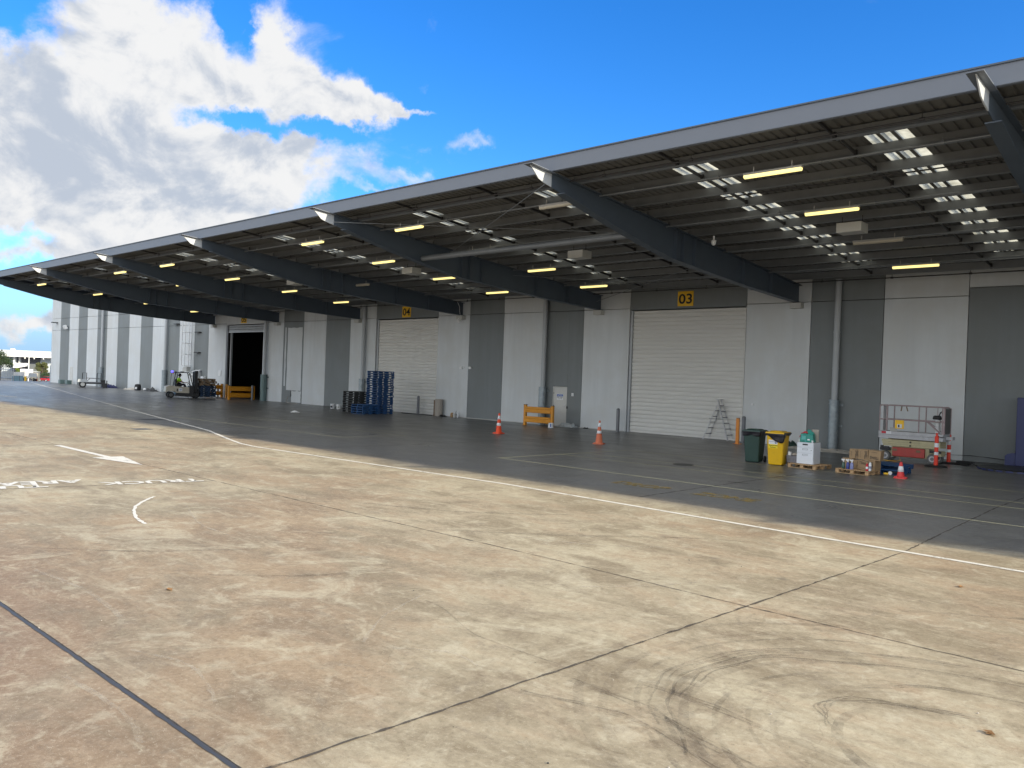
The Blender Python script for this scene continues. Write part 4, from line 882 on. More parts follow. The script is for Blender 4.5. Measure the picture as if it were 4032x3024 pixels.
def block_pallet(lab, loc, rz, w=1.02, d=1.0, m='timber'):
    t = thing('timber_pallet', lab, 'pallet', loc, rz, 'fresh timber pallets')
    g = MB()
    for k in range(6): y = d * k / 5; yy = .05 + (d - .1) * k / 5; g.b2(0, w, yy - .05, yy + .05, .105, .125)
    for x in (.05, w / 2, w - .05): g.b2(x - .05, x + .05, 0.02, d - .02, .09, .1045)
    g.build('top_deck', M[m], t)
    for x in (.055, w / 2, w - .055):
        for y in (.06, d / 2, d - .06): MB().b2(x - .05, x + .05, y - .055, y + .055, .013, .0895).build('block', M[m], t)
    g = MB()
    for y in (.06, d / 2, d - .06): g.b2(.01, w - .01, y - .05, y + .05, 0, .0125)
    g.build('bottom_deck', M[m], t); return t
block_pallet('timber pallet carrying a white filing cabinet and grey crate', (-11.10, 24.55, 0), R(-7), .95, .95)
block_pallet('timber pallet carrying brown cartons and spray bottles', (-9.55, 24.40, 0), R(-3), .98, .85)
for k in range(2):
    o = stringer_pallet('bluepallet2', 'pallet', 'blue pallet lying %s behind the short red cone' % ('on the slab' if k == 0 else 'on top of another'), 'two blue pallets behind the cone', tags=0)
    o.location = (-8.62 + .02 * k, 25.90 + .03 * k, .1405 * k); o.rotation_euler = (0, 0, R(4 - 5 * k))
tr = thing('tape_roll', 'yellow tape roll lying against the lower blue pallet', 'tape', (-8.26, 25.22, .062), R(20)); MB().lathe([(.055, -.025), (.055, .025)], (0, 0, 0), 16, Matrix.Rotation(R(90), 4, 'X')).build('roll', M['white'], tr); MB().box((-.11, 0, -.02), (.12, .05, .05)).build('dispenser', M['lineyellow'] if False else M['signyellow'], tr)

# ------------------------------------------------------------------ wheelie bins
def wheelie_bin(m, lab, loc, rz):
    t = thing('wheelie_bin', lab, 'wheelie bin', loc, rz, 'wheelie bins')
    bm = bmesh.new()
    def ring(w, d, z, y0=0.0, c=.05):
        pts = []
        for sx, sy in ((-1, -1), (1, -1), (1, 1), (-1, 1)):
            cx, cy = sx * (w / 2 - c), sy * (d / 2 - c) + y0; a0 = {(-1, -1): 180, (1, -1): 270, (1, 1): 0, (-1, 1): 90}[(sx, sy)]
            for k in range(4): a = R(a0 + 30 * k); pts.append(bm.verts.new((cx + c * math.cos(a), cy + c * math.sin(a), z)))
        return pts
    rs = [ring(.43, .46, .02), ring(.45, .48, .05), ring(.545, .64, .92, .0), ring(.55, .645, .955), ring(.585, .70, .96), ring(.585, .70, 1.0), ring(.53, .62, 1.0)]
    for a, b in zip(rs, rs[1:]):
        for i in range(16): bm.faces.new((a[i], a[(i + 1) % 16], b[(i + 1) % 16], b[i]))
    bm.faces.new(rs[0][::-1]); bm.faces.new(rs[-1])
    mb = MB(); mb.bm.free(); mb.bm = bm; mb.build('body', M[m], t)
    l = MB(); l.box((0, -.01, 1.025), (.60, .74, .05), None, (.96, .96)); l.box((0, .0, 1.06), (.46, .52, .04), None, (.8, .8)); l.build('lid', M[m], t, bevel=.012)
    hnd = MB(); hnd.cyl((-.22, .40, 1.0), (.22, .40, 1.0), .018); hnd.b2(-.2, -.17, .34, .41, .96, 1.02); hnd.b2(.17, .2, .34, .41, .96, 1.02); hnd.build('handle', M[m], t)
    for sx in (-1, 1):
        wl = MB(); wl.lathe([(.10, -.025), (.105, 0), (.10, .025)], (sx * .285, .22, .105), 20, Matrix.Rotation(R(90), 4, 'Y')); wl.build('wheel', M['black'], t)
    MB().cyl((-.26, .22, .105), (.26, .22, .105), .012).build('axle', M['darkmetal'], t); return t
gb = wheelie_bin('bingreen', 'dark green wheelie bin beside the yellow one', (-12.45, 25.02, 0), R(8))
yb = wheelie_bin('binyellow', 'yellow wheelie bin with a quarantine refuse sticker', (-11.55, 24.80, 0), R(8))
mt = Matrix.Rotation(R(-6.0), 4, 'X')
# sticker on the bin's front, which leans outwards with the taper
def stick(o, h): return (o[0], -.24 - .0925 * (h - .05) - .004 - .0 + o[1], h)
st = MB(); st.quad(stick((-.20, 0), .54), stick((.08, 0), .54), stick((.08, 0), .80), stick((-.20, 0), .80)); st.build('sticker', M['paper'], yb)
st = MB(); st.quad(stick((-.20, -.0015), .54), stick((.08, -.0015), .54), stick((.08, -.0015), .665), stick((-.20, -.0015), .665)); st.build('sticker_band', mat('sticker_yellow', (.85, .68, .03), .5, var=0), yb)
up = Vector((0, -.0925, 1)).normalized()
text('sticker_text', 'Quarantine', 'ink', .27, .05, frame(stick((-.195, -.004), .605), (1, 0, 0), up), yb, bold=.015)
text('sticker_text', 'Refuse', 'ink', .17, .04, frame(stick((-.15, -.004), .553), (1, 0, 0), up), yb, bold=.015)
text('sticker_text', 'biosecurity', 'inkgrey', .17, .035, frame(stick((-.19, -.004), .73), (1, 0, 0), up), yb)
text('sticker_logo', '\u00d8', 'inkpurple', .075, .085, frame(stick((-.005, -.004), .69), (1, 0, 0), up), yb, bold=.01)

def draped(name, lab, cat, parent_xf, rows, m, loc, rz):
    """ragged plastic hanging from a closed rim path; rows: list of (points) from the rim down"""
    bm = bmesh.new(); rs = [[bm.verts.new(p) for p in r] for r in rows]
    for a, b in zip(rs, rs[1:]):
        for i in range(len(a) - 1): bm.faces.new((a[i], a[i + 1], b[i + 1], b[i]))
    mb = MB(); mb.bm.free(); mb.bm = bm
    o = mb.build(name, M[m], smooth=True); o.location = loc; o.rotation_euler = (0, 0, rz)
    s = o.modifiers.new('solid', 'SOLIDIFY'); s.thickness = .006
    return tag(o, lab, cat, 'bin liners')
def rim(w, d):
    pts = []
    for a, b in (((-w, .1), (-w, -d)), ((-w, -d), (w, -d)), ((w, -d), (w, d)), ((w, d), (0, d))):
        for k in range(14): pts.append((a[0] + (b[0] - a[0]) * k / 14, a[1] + (b[1] - a[1]) * k / 14))
    return pts
def liner(lab, loc, rz, depth):
    P = rim(.305, .365); rows = []
    for r in range(7):
        row = []
        for i, (x, y) in enumerate(P):
            u = i / len(P); dp = depth(u) * r / 6; wv = (math.sin(i * 1.7) * .012 + math.sin(i * .63 + r) * .012) * (.4 + r / 6); k = 1 + wv - .05 * r / 6 * (1 if r > 1 else 0)
            row.append((x * k * (1.02 if r == 1 else 1), y * k * (1.02 if r == 1 else 1), 1.012 - dp + random.uniform(-.006, .006) + (.02 if r == 0 else 0)))
        rows.append(row)
    draped('bin_liner', lab, 'bin liner', None, rows, 'liner', loc, rz)
liner('black liner bunched in a thin roll over the green bin rim', (-12.45, 25.02, 0), R(8), lambda u: .10 + .06 * abs(math.sin(u * 17)) + (.04 if u < .2 else 0))
liner('black liner sagging deeply over the front of the yellow bin', (-11.55, 24.80, 0), R(8), lambda u: .07 + (.23 * math.exp(-((u - .46) / .075) ** 2)) + (.10 * math.exp(-((u - .36) / .06) ** 2)) + .012 * math.sin(u * 40))

# ------------------------------------------------------------------ filing cabinet and things on the pallets
fc = thing('filing_cabinet', 'white three drawer filing cabinet standing on a timber pallet', 'cabinet', (-10.62, 24.72, .126), R(2))
MB().b2(-.26, .26, 0.0, .56, 0, .66).build('carcass', M['cabinet'], fc, bevel=.008)
for z0, z1 in ((.005, .335), (.345, .505), (.515, .655)):
    dr = MB().b2(-.255, .255, -.022, -.001, z0, z1).build('drawer', M['cabinet'], fc, bevel=.006)
    zc = z1 - .05 if z1 < .6 else z1 - .055
    if z1 < .6:
        h = MB()
        h.b2(-.075, .075, -.030, -.0225, zc - .024, zc - .018); h.b2(-.075, .075, -.030, -.0225, zc + .012, zc + .018); h.b2(-.081, -.0755, -.030, -.0225, zc - .024, zc + .018); h.b2(.0755, .081, -.030, -.0225, zc - .024, zc + .018)
        h.build('handle', M['bollard'], dr)
    else: MB().b2(-.08, .08, -.028, -.0225, zc - .022, zc + .022).build('handle', M['ink'], dr)
MB().cyl((.19, -.022, .43), (.19, -.028, .43), .012).build('lock', M['bollard'], fc)
tb = thing('plastic_bag', 'teal plastic bag of rags sitting on the white filing cabinet', 'bag', (-10.66, 24.97, .787), R(6))
g = MB(); g.box((0, 0, .135), (.42, .30, .27), None, (.90, .85)); g.build('body', M['tealbag'], tb, bevel=.03)
g = MB(); g.prism([(.02, .27), (.2, .27), (.2, .31), (.12, .34), (.10, .39), (.02, .4), (-.01, .34)], -.06, -.03, 'Y'); g.build('torn_flap', M['tealbag'], tb)
g = MB(); g.b2(-.15, -.02, -.154, -.151, .08, .2); g.b2(-.19, -.10, -.154, -.151, .21, .23); g.b2(-.05, .0, -.153, -.150, .02, .055); g.build('printed_panel', M['tealpale'], tb)
MB().b2(.035, .105, -.154, -.150, .065, .105).build('label_patch', M['paper'], tb)
cd = MB().b2(-.1, .1, -.012, .012, 0, .40).build('cardboard_piece', M['cardroll'], bevel=.004, loc=(-10.50, 25.16, .787)); tag(cd, 'tan cardboard sheet standing behind the teal bag', 'cardboard')
rc = MB(); rc.tube([(-.16, -.02, .27), (-.08, -.03, .31), (0, -.02, .30), (.05, 0, .28)], [.02, .03, .03, .02], 7); rc.tube([(-.17, -.03, .28), (-.21, -.06, .2), (-.235, -.08, .14)], [.025, .02, .008], 6)
o = rc.build('rag', M['red'], loc=(-10.66, 24.97, .787)); tag(o, 'red and dark rag spilling out of the teal bag', 'rag')
for dx, s, lab in ((-.25, .07, 'white cup at the back edge of the filing cabinet'), (.20, .05, 'small white cup beside the teal bag')):
    o = MB().lathe([(s * .42, 0), (s * .55, s * 1.4)], (0, 0, 0), 12).build('paper_cup', M['white'], loc=(-10.64 + dx, 24.80 if dx > 0 else 24.9, .787)); tag(o, lab, 'cup')
gc = thing('plastic_crate', 'grey plastic crate of tools on the pallet beside the cabinet', 'crate', (-11.02, 25.0, .126), R(-4))
g = MB(); g.box((0, 0, .10), (.36, .5, .2), None, (1.08, 1.06)); g.build('body', M['greybox'], gc, bevel=.01)
MB().b2(-.20, .20, -.275, .275, .19, .215).build('rim', M['greybox'], gc)
g = MB(); g.b2(-.14, -.06, -.263, -.258, .06, .13); g.b2(.02, .05, -.263, -.258, .05, .14); g.b2(.09, .12, -.263, -.258, .07, .13); g.build('side_print', M['bollard'], gc)
g = MB(); g.box((.03, -.05, .25), (.28, .2, .04), R(20)); g.box((.06, .05, .28), (.24, .1, .03), R(-14)); g.tube([(-.1, -.1, .25), (0, -.12, .29), (.12, -.08, .27)], .02, 6)
o = g.build('work_gloves', M['cardroll'], loc=(-11.02, 25.0, .126)); tag(o, 'crumpled tan gloves lying on the grey crate', 'gloves')
g = MB().b2(-.04, .04, -.04, .04, 0, .11).build('tin', M['white'], loc=(-11.16, 24.84, .345)); tag(g, 'small white tin at the corner of the grey crate', 'tin')

def carton(w, d, h, loc, rz, lab, txt=None, tilt=0.0):
    t = thing('carton', lab, 'carton', loc, rz, 'brown cartons on the pallet'); t.rotation_euler = (0, tilt, rz)
    MB().b2(-w / 2, w / 2, 0, d, 0, h).build('box', M['carton'], t, bevel=.005)
    MB().b2(-w / 2 + .002, w / 2 - .002, d * .5 - .025, d * .5 + .025, h, h + .0015).build('packing_tape', M['cardroll'], t)
    if txt == 'v': text('print', 'SWELL', 'ink', h * .78, .085, frame((w * .12, -.003, h * .86), (0, 0, -1), (1, 0, 0)), t, bold=.02); text('print', 'handle with care', 'ink', h * .6, .022, frame((-w * .32, -.003, h * .8), (0, 0, -1), (1, 0, 0)), t)
    elif txt == 'u': text('print', 'SWELL', 'ink', w * .74, .08, frame((w * .33, -.003, h * .90), (-1, 0, 0), (0, 0, -1)), t, bold=.02); text('print', 'this way up', 'ink', w * .5, .024, frame((-w * .28, -.003, h * .16), (1, 0, 0), (0, 0, 1)), t)
    elif txt == 'h': text('print', 'SWELL', 'ink', w * .78, .085, frame((-w * .38, -.003, h * .10), (1, 0, 0), (0, 0, 1)), t, bold=.02); text('print', 'handle with care', 'ink', w * .5, .022, frame((-w * .3, -.003, h * .78), (1, 0, 0), (0, 0, 1)), t)
    return t
carton(.29, .28, .29, (-9.38, 24.86, .126), 0, 'brown carton behind the green spray bottle', 'v')
carton(.27, .26, .26, (-9.10, 24.80, .126), R(4), 'brown carton half hidden by the lilac spray bottle', 'v')
carton(.29, .3, .27, (-8.88, 24.66, .126), R(-6), 'tilted brown carton in the middle of the lower row', 'u', R(9))
carton(.36, .42, .29, (-8.74 + .0, 24.82, .126), R(-4), 'brown carton behind the white spray can', 'v')
carton(.27, .28, .28, (-9.215, 24.93, .417), R(6), 'brown carton at the far end of the upper row', 'v')
carton(.29, .3, .30, (-8.915, 24.85, .417), R(-5), 'brown carton in the middle of the upper row', 'v')
carton(.33, .44, .29, (-8.585, 24.80, .417), R(7), 'brown carton at the near end of the upper row', 'h', R(4))
def bottle(mname, col, lab, loc):
    t = thing('spray_bottle', lab, 'spray bottle', loc, R(random.uniform(-15, 15)), 'trigger spray bottles')
    MB().lathe([(.046, 0), (.048, .02), (.048, .14), (.036, .18), (.02, .2)], (0, 0, 0), 16).build('bottle', mat(mname, col, .25, var=.05), t, smooth=True)
    MB().lathe([(.02, .2), (.018, .235)], (0, 0, 0), 12).build('collar', M['white'], t)
    g = MB(); g.box((-.01, 0, .255), (.075, .03, .035)); g.box((-.05, 0, .27), (.03, .02, .02)); g.box((.02, 0, .275), (.04, .026, .02)); g.build('trigger', M['white'], t)
bottle('green_fluid', (.035, .09, .065), 'spray bottle of dark green fluid on the carton pallet', (-9.36, 24.52, .126))
bottle('blue_fluid', (.03, .05, .25), 'spray bottle of deep blue fluid with a white label', (-9.23, 24.52, .126))
bottle('lilac_fluid', (.22, .25, .48), 'spray bottle of pale lilac fluid on the carton pallet', (-9.11, 24.51, .126))
for dx, (h, m1, m2), lab in ((-8.72, (.2, 'red', 'red'), 'short red aerosol can with a white band'), (-8.635, (.24, 'white', 'white'), 'tall white aerosol can at the pallet corner')):
    t = thing('aerosol_can', lab, 'aerosol can', (dx + .05, 24.50, .126)); MB().lathe([(.034, 0), (.036, .01), (.036, h - .05), (.025, h - .03)], (0, 0, 0), 16).build('can', M[m1], t, smooth=True)
    MB().lathe([(.032, h - .05), (.032, h), (.02, h + .01)], (0, 0, 0), 14).build('cap', M[m2], t); MB().lathe([(.0365, h * .3), (.0365, h * .6)], (0, 0, 0), 16).build('label_band', M['refl'] if m1 == 'red' else M['inkgrey'], t)

# ------------------------------------------------------------------ scissor lift
sl = thing('scissor_lift', 'worn scissor lift with cream arms, red side panel and pink rails', 'scissor lift', (-10.45, 30.72, 0))
L, W = 2.08, 0.78
for x, y in ((.18, .06), (1.75, .06), (.18, W - .06), (1.75, W - .06)):
    w = MB().lathe([(.10, -.06), (.165, -.06), (.175, -.04), (.175, .04), (.165, .06), (.10, .06)], (x, y, .175), 24, Matrix.Rotation(R(90), 4, 'X')).build('wheel', M['tyregrey'], sl)
    MB().lathe([(.105, -.065), (.105, .065)], (x, y, .175), 18, Matrix.Rotation(R(90), 4, 'X')).build('hub', M['liftwhite'], w)
    MB().lathe([(.06, -.07), (.06, .07)], (x, y, .175), 14, Matrix.Rotation(R(90), 4, 'X')).build('hub_cap', M['bollard'], w)
g = MB(); g.b2(.36, 1.62, .1, W - .1, .15, .52); g.b2(.02, 2.0, .14, W - .14, .27, .44); g.build('chassis', M['cream'], sl, bevel=.01)
g = MB(); g.b2(.42, 1.50, -.005, .095, .17, .50); rpn = g.build('side_panel', M['redpanel'], sl, bevel=.03)
for x in (.52, 1.30): MB().b2(x - .07, x + .07, -.012, -.0055, .36, .44).build('panel_recess', M['oldtimber'], rpn)
g = MB(); g.b2(.0, .34, .0, .09, .36, .46); g.b2(.02, .12, -.01, .05, .40, .53); g.b2(1.66, 2.02, .02, .09, .38, .46); g.b2(.15, .3, -.03, .08, .42, .5); g.build('linkage', M['matteblack'], sl)
for k, (z0, z1) in enumerate(((.53, .60), (.605, .675), (.68, .76))):
    g = MB(); g.b2(.10 - .03 * k, 1.98, .02 + .012 * k, .06 + .012 * k, z0, z1); g.b2(.10 - .03 * k, 1.98, W - .07, W - .03, z0, z1); g.b2(.2, .3, .07, W - .08, z0 + .01, z1 - .01); g.b2(1.7, 1.8, .07, W - .08, z0 + .01, z1 - .01); g.build('scissor_arm', M['cream'], sl)
for z in (.575, .70):
    MB().cyl((1.02, -.01, z), (1.02, .06, z), .028).build('pivot_pin', M['darkmetal'], sl)
g = MB(); g.b2(-.06, L, -.02, W + .02, .80, .925); g.b2(-.06, L, -.032, W + .032, .93, 1.05); g.build('platform', M['liftwhite'], sl, bevel=.006)
g = MB(); g.b2(L + .02, L + .24, .2, .5, .86, .97); g.build('deck_extension', M['liftwhite'], sl)
MB().b2(.05, .2, -.038, -.033, .965, 1.04).build('warning_sticker', M['red'], sl); MB().b2(.205, .38, -.038, -.033, .955, 1.04).build('warning_sticker', M['paper'], sl)
def rail(pts, r=.021): return MB().tube(pts, r, 8).build('guard_rail', M['railpink'], sl)
for y in (0.0, W):
    rail([(-.04, y, 1.05), (-.04, y, 1.90), (-.02, y, 1.955), (.05, y, 1.975), (2.0, y, 1.975), (2.03, y, 1.95), (2.04, y, 1.05)])
    rail([(-.04, y, 1.47), (2.04, y, 1.47)])
    for x in (.20, 1.28): rail([(x, y, 1.05), (x, y, 1.97)], .023)
rail([(1.05, W, 1.05), (1.05, W, 1.97)], .012); rail([(1.66, W, 1.47), (1.66, W, 1.97)], .012)
rail([(-.04, 0, 1.975), (-.04, W, 1.975)]); rail([(-.04, 0, 1.47), (-.04, W, 1.47)]); rail([(2.04, 0, 1.96), (2.04, W, 1.96)]); rail([(2.04, 0, 1.47), (2.04, W, 1.47)])
MB().b2(-.035, -.015, .3, .62, 1.06, 1.95).build('gate', M['liftwhite'], sl)
rail([(1.55, -.005, 1.46), (1.96, -.005, 1.10)], .026); rail([(1.35, W, 1.46), (1.8, W, 1.10)], .015)
g = MB(); g.b2(2.07, 2.10, .05, W - .05, 1.06, 1.93); g.build('end_mesh', M['tyregrey'], sl)
g = MB(); g.b2(2.065, 2.11, .0, .07, 1.04, 1.95); g.b2(2.065, 2.11, W - .07, W, 1.04, 1.95); g.build('end_post', M['railpink'], sl)
for x, a in ((.68, 8), (.87, -16)): MB().box((x, .02, 1.87), (.035, .02, .17), Matrix.Rotation(R(a), 4, 'Y')).build('lanyard_hook', M['oldtimber'], sl)
db = MB().b2(.5, .80, -.05, -.025, 1.16, 1.46).build('document_box', M['signyellow'], sl, bevel=.008); MB().b2(.58, .74, -.055, -.0505, 1.19, 1.32).build('safety_card', M['paper'], db); MB().b2(.61, .66, -.059, -.0555, 1.21, 1.30).build('card_print', M['ink'], db)
text('model_text', 'DECK LIFT', 'inkgrey', .22, .045, frame((.2, .018, .615), (1, 0, 0), (0, 0, 1)), sl) if False else None
cbx = thing('tool_bag', 'black tool bag hanging at the end of the scissor lift rails', 'bag', (-8.62, 30.86, 1.56)); MB().box((0, 0, .06), (.3, .16, .14), None, (.8, .8)).build('body', M['black'], cbx, bevel=.04); MB().tube([(.05, 0, .12), (.1, 0, .24), (.14, 0, .28), (.15, 0, .2)], .02, 6).build('strap', M['black'], cbx)
for z, r in ((1.31, .085), (1.055, .09)):
    o = MB().lathe([(r * .85, 0), (r, .225), (r * 1.05, .235)], (0, 0, 0), 16).build('paint_pail', M['white'], loc=(-8.62, 30.95, z)); tag(o, 'white pail %s in the corner of the lift platform' % ('stacked on another' if z > 1.2 else 'at the bottom of two'), 'pail', 'white pails on the lift')
tp = MB().b2(-.12, .12, -.01, .01, 0, .13).build('sheet_offcut', M['boxgrey'], loc=(-10.1, 31.0, 1.052)); tag(tp, 'grey offcut leaning low on the lift deck', 'offcut')
hz = MB(); hz.tube([(-9.85, 30.9, .16), (-9.72, 30.68, .05), (-9.82, 30.5, .012), (-10.1, 30.52, .012), (-10.35, 30.6, .012)], .011, 6); tag(hz.build('charging_lead', M['signyellow']), 'thin yellow lead trailing on the slab under the scissor lift', 'cable')
# delineator posts
dp = None
for x, y, lab in ((-8.30, 29.75, 'red and white delineator post nearer the camera by the lift'), (-8.45, 31.75, 'red and white delineator post nearer the wall by the lift')):
    if dp is None:
        dp = thing('delineator_post', lab, 'delineator post', (x, y, 0), 0, 'delineator posts')
        MB().lathe([(.36, 0), (.36, .02), (.30, .05), (.12, .06)], (0, 0, 0), 10).build('base', M['black'], dp)
        MB().lathe([(.065, .055), (.062, 1.0), (.045, 1.03), (.03, 1.04), (.03, 1.09), (.045, 1.1), (.04, 1.13)], (0, 0, 0), 16).build('post', M['delin'], dp, smooth=False)
        for a, b in ((.40, .50), (.66, .80)): MB().lathe([(.068, a), (.0675, b)], (0, 0, 0), 16).build('reflective_band', M['refl'], dp)
    else: dup(dp, (x, y, 0), label=lab)
ch = MB(); ch.tube([(-8.3, 29.75, 1.06), (-8.33, 30.2, .98), (-8.38, 30.8, .95), (-8.42, 31.3, .99), (-8.45, 31.75, 1.06)], .014, 6); tag(ch.build('chain', M['matteblack']), 'dark chain strung between the two delineator posts', 'chain')

# ------------------------------------------------------------------ pallet wrapping machine and floor cables (far side of lift)
pw = thing('wrapping_machine', 'indigo pallet wrapping machine with a tall mast and low turntable', 'machine', (-6.2, 32.2, 0))
MB().b2(-.42, .4, .55, 1.35, 0, 2.42).build('mast', M['wrapblue'], pw, bevel=.02)
MB().prism([(-.74, 0), (-.74, .36), (-.66, .44), (-.52, .48), (-.425, .48), (-.425, 0)], .6, 1.3, 'Y').build('foot_cover', M['wrapblue'], pw)
MB().lathe([(1.28, .0), (1.28, .05), (1.22, .075), (1.2, .085)], (.1, -.95, 0), 48).build('turntable', M['matteblack'], pw)
g = MB()
for k in range(26):
    a = 2 * math.pi * k / 26 + .05
    g.box((.1 + 1.275 * math.cos(a), -.95 + 1.275 * math.sin(a), .032), (.02, .21, .045), a)
g.build('turntable_skirt', M['wrapblue'], pw)
MB().b2(-.25, .25, .25, .56, .0, .06).build('drive_cover', M['wrapblue'], pw)
cb = MB(); cb.tube([(-9.2, 33.2, .2), (-8.2, 33.62, .22), (-7.6, 33.6, .2), (-6.9, 33.4, .17)], .014, 6); tag(cb.build('power_cable', M['matteblack']), 'black cable strung low along the wall to the indigo machine', 'cable')
hs = MB()
for k in range(4): hs.tube([(-7.95 + .2 * math.cos(a) * (1 + .15 * k), 31.55 + .12 * k + .3 * math.sin(a) * .6, .03 + .02 * k) for a in [i * .6 for i in range(11)]], .022, 6)
hs.tube([(-8.2, 31.5, .02), (-7.7, 31.45, .12), (-7.5, 31.55, .02), (-7.2, 31.3, .02)], .02, 6)
tag(hs.build('hose_coil', M['black']), 'black hose coiled on the slab before the wrapping machine', 'hose')

# ------------------------------------------------------------------ step ladder by door 03
lad = thing('step_ladder', 'paint spattered aluminium step ladder open in front of shut door 03', 'ladder', (-18.5, 33.3, 0), R(2))
def leg(a, b, m='alu', t=.085, w=.035): 
    g = MB(); a, b = Vector(a), Vector(b); d = (b - a); q = d.to_track_quat('Z', 'Y').to_matrix().to_4x4(); g.box((a + b) / 2, (t, w, d.length), q); g.build('stile', M[m], lad)
H = 1.58
for y in (0.05, .62):
    yt = .18 if y < .3 else .50
    leg((-.62, y, 0), (-.04, yt, H)); leg((.62, y - .02, 0), (-.0, yt - .03, H + .24))
for k in range(1, 6):
    f = k / 6; z = H * f; x = -.62 + .58 * f; ya = .05 + .13 * f; yb_ = .62 - .12 * f; MB().b2(x - .04, x + .04, ya, yb_, z - .015, z + .015).build('tread', M['bollard'], lad)
for k in range(1, 7):
    f = k / 7; z = (H + .24) * f; x = .62 - .62 * f; ya = .03 + .12 * f; yb_ = .60 - .13 * f; MB().b2(x - .05, x + .05, ya, yb_, z - .015, z + .015).build('tread', M['bollard'], lad)
MB().b2(-.09, .09, .12, .5, H + .24, H + .27).build('top_cap', M['alu'], lad)
MB().b2(-.36, .36, .04, .05, .95, .965).build('spreader', M['darkmetal'], lad)

# ------------------------------------------------------------------ forklift, driver, load
fa = math.atan2(.968, .25)
fk = thing('forklift', 'cream and black forklift number 22 with a driver and blue beacon', 'forklift', (-62.5, 28.25, 0), fa)
g = MB(); g.prism([(-.40, .46), (-.36, .86), (-.12, .96), (.25, .90), (1.33, .86), (1.33, .38), (.36, .40), (.26, .52), (-.22, .52), (-.34, .42)], -.5, .5, 'Y'); g.build('counterweight', M['truckcream'], fk, bevel=.03)
g = MB(); g.prism([(.30, .16), (.36, .395), (1.33, .375), (1.62, .70), (1.70, .12), (1.2, .10)], -.48, .48, 'Y'); g.prism([(1.33, .376), (1.34, .95), (1.62, .98), (1.68, .55)], -.47, .47, 'Y'); g.build('chassis', M['matteblack'], fk)
MB().b2(.40, .48, -.512, -.501, .50, .72).build('vent_grille', M['matteblack'], fk)
pl = MB().b2(.56, .80, -.512, -.501, .52, .76).build('number_plate', M['paper'], fk); text('plate_number', '22', 'inkblue', .15, .09, frame((.60, -.516, .61), (1, 0, 0), (0, 0, 1)), pl, bold=.03)
for x, y, r, w in ((0.0, -.40, .235, .17), (0.0, .40, .235, .17), (1.84, -.42, .235, .18), (1.84, .42, .235, .18)):
    wl = MB().lathe([(r * .6, -w / 2), (r * .95, -w / 2), (r, -w / 2 + .03), (r, w / 2 - .03), (r * .95, w / 2), (r * .6, w / 2)], (x, y, r), 22, Matrix.Rotation(R(90), 4, 'X')).build('wheel', M['black'], fk)
    MB().lathe([(r * .58, -w / 2 - .004), (r * .58, w / 2 + .004)], (x, y, r), 16, Matrix.Rotation(R(90), 4, 'X')).build('rim', M['tyregrey'] if x < 1 else M['matteblack'], wl)
g = MB()
for y in (-.44, .44):
    g.tube([(.28, y, .9), (.42, y, 1.75), (.47, y, 1.92), (.56, y, 1.97), (1.25, y, 1.98), (1.33, y, 1.9), (1.58, y, .9)], .032, 7)
for x in (.52, .66, .8, .94, 1.08, 1.22): g.tube([(x, -.44, 1.975), (x, .44, 1.975)], .018, 6)
g.build('overhead_guard', M['matteblack'], fk)
g = MB()
for y in (-.30, .30): g.b2(1.82, 1.95, y - .06, y + .06, .08, 2.14); g.b2(1.70, 1.81, y - .05, y + .05, .12, 2.05)
for z in (.35, 1.1, 2.06): g.b2(1.76, 1.9, -.24, .24, z - .05, z + .05)
g.cyl((1.80, 0, .2), (1.80, 0, 1.9), .045, n=10); g.build('mast', M['matteblack'], fk)
g = MB()
for y in (-.5, -.25, 0, .25, .5): g.b2(2.0, 2.03, y - .02, y + .02, .15, 1.22)
g.b2(1.97, 2.04, -.52, .52, .15, .25); g.b2(1.97, 2.04, -.52, .52, .45, .55); g.b2(1.99, 2.03, -.52, .52, 1.2, 1.25); g.build('load_backrest', M['matteblack'], fk)
for y in (-.28, .28): MB().b2(2.041, 3.1, y - .06, y + .06, .10, .135).build('fork', M['bollard'], fk)
g = MB(); g.b2(.30, .42, -.24, .24, .98, 1.45); g.b2(.36, .85, -.24, .24, .90, 1.0); g.build('seat', M['black'], fk, bevel=.03)
g = MB(); ring = [(1.32 + .05 * math.sin(a), .17 * math.cos(a), 1.18 + .15 * math.sin(a)) for a in [i * math.pi / 8 for i in range(17)]]; g.tube(ring, .014, 6); g.cyl((1.45, 0, .98), (1.33, 0, 1.17), .025, n=8); g.build('steering_wheel', M['black'], fk)
g = MB(); g.tube([(-.10, -.46, .93), (-.05, -.46, 1.4), (.0, -.46, 1.9)], .016, 6); g.b2(.0, .38, -.47, -.45, 1.93, 1.96); g.build('antenna_pole', M['matteblack'], fk)
MB().lathe([(.06, 0), (.075, .03), (.075, .10), (.045, .13)], (.03, -.46, 1.97), 14).build('beacon', M['bluelamp'], fk)
MB().b2(.06, .16, -.50, -.42, 1.88, 1.96).build('tail_lamp', M['red'], fk); MB().lathe([(.08, -.09), (.085, .0), (.05, .07)], (.30, -.46, 1.97), 14, Matrix.Rotation(R(90), 4, 'Y')).build('work_lamp', M['bollard'], fk)
MB().lathe([(.07, -.05), (.075, .02), (.04, .06)], (1.27, -.46, 1.83), 14, Matrix.Rotation(R(90), 4, 'Y')).build('work_lamp', M['boxgrey'], fk); MB().b2(.72, .98, -.12, .12, 1.995, 2.05).build('roof_box', M['matteblack'], fk)

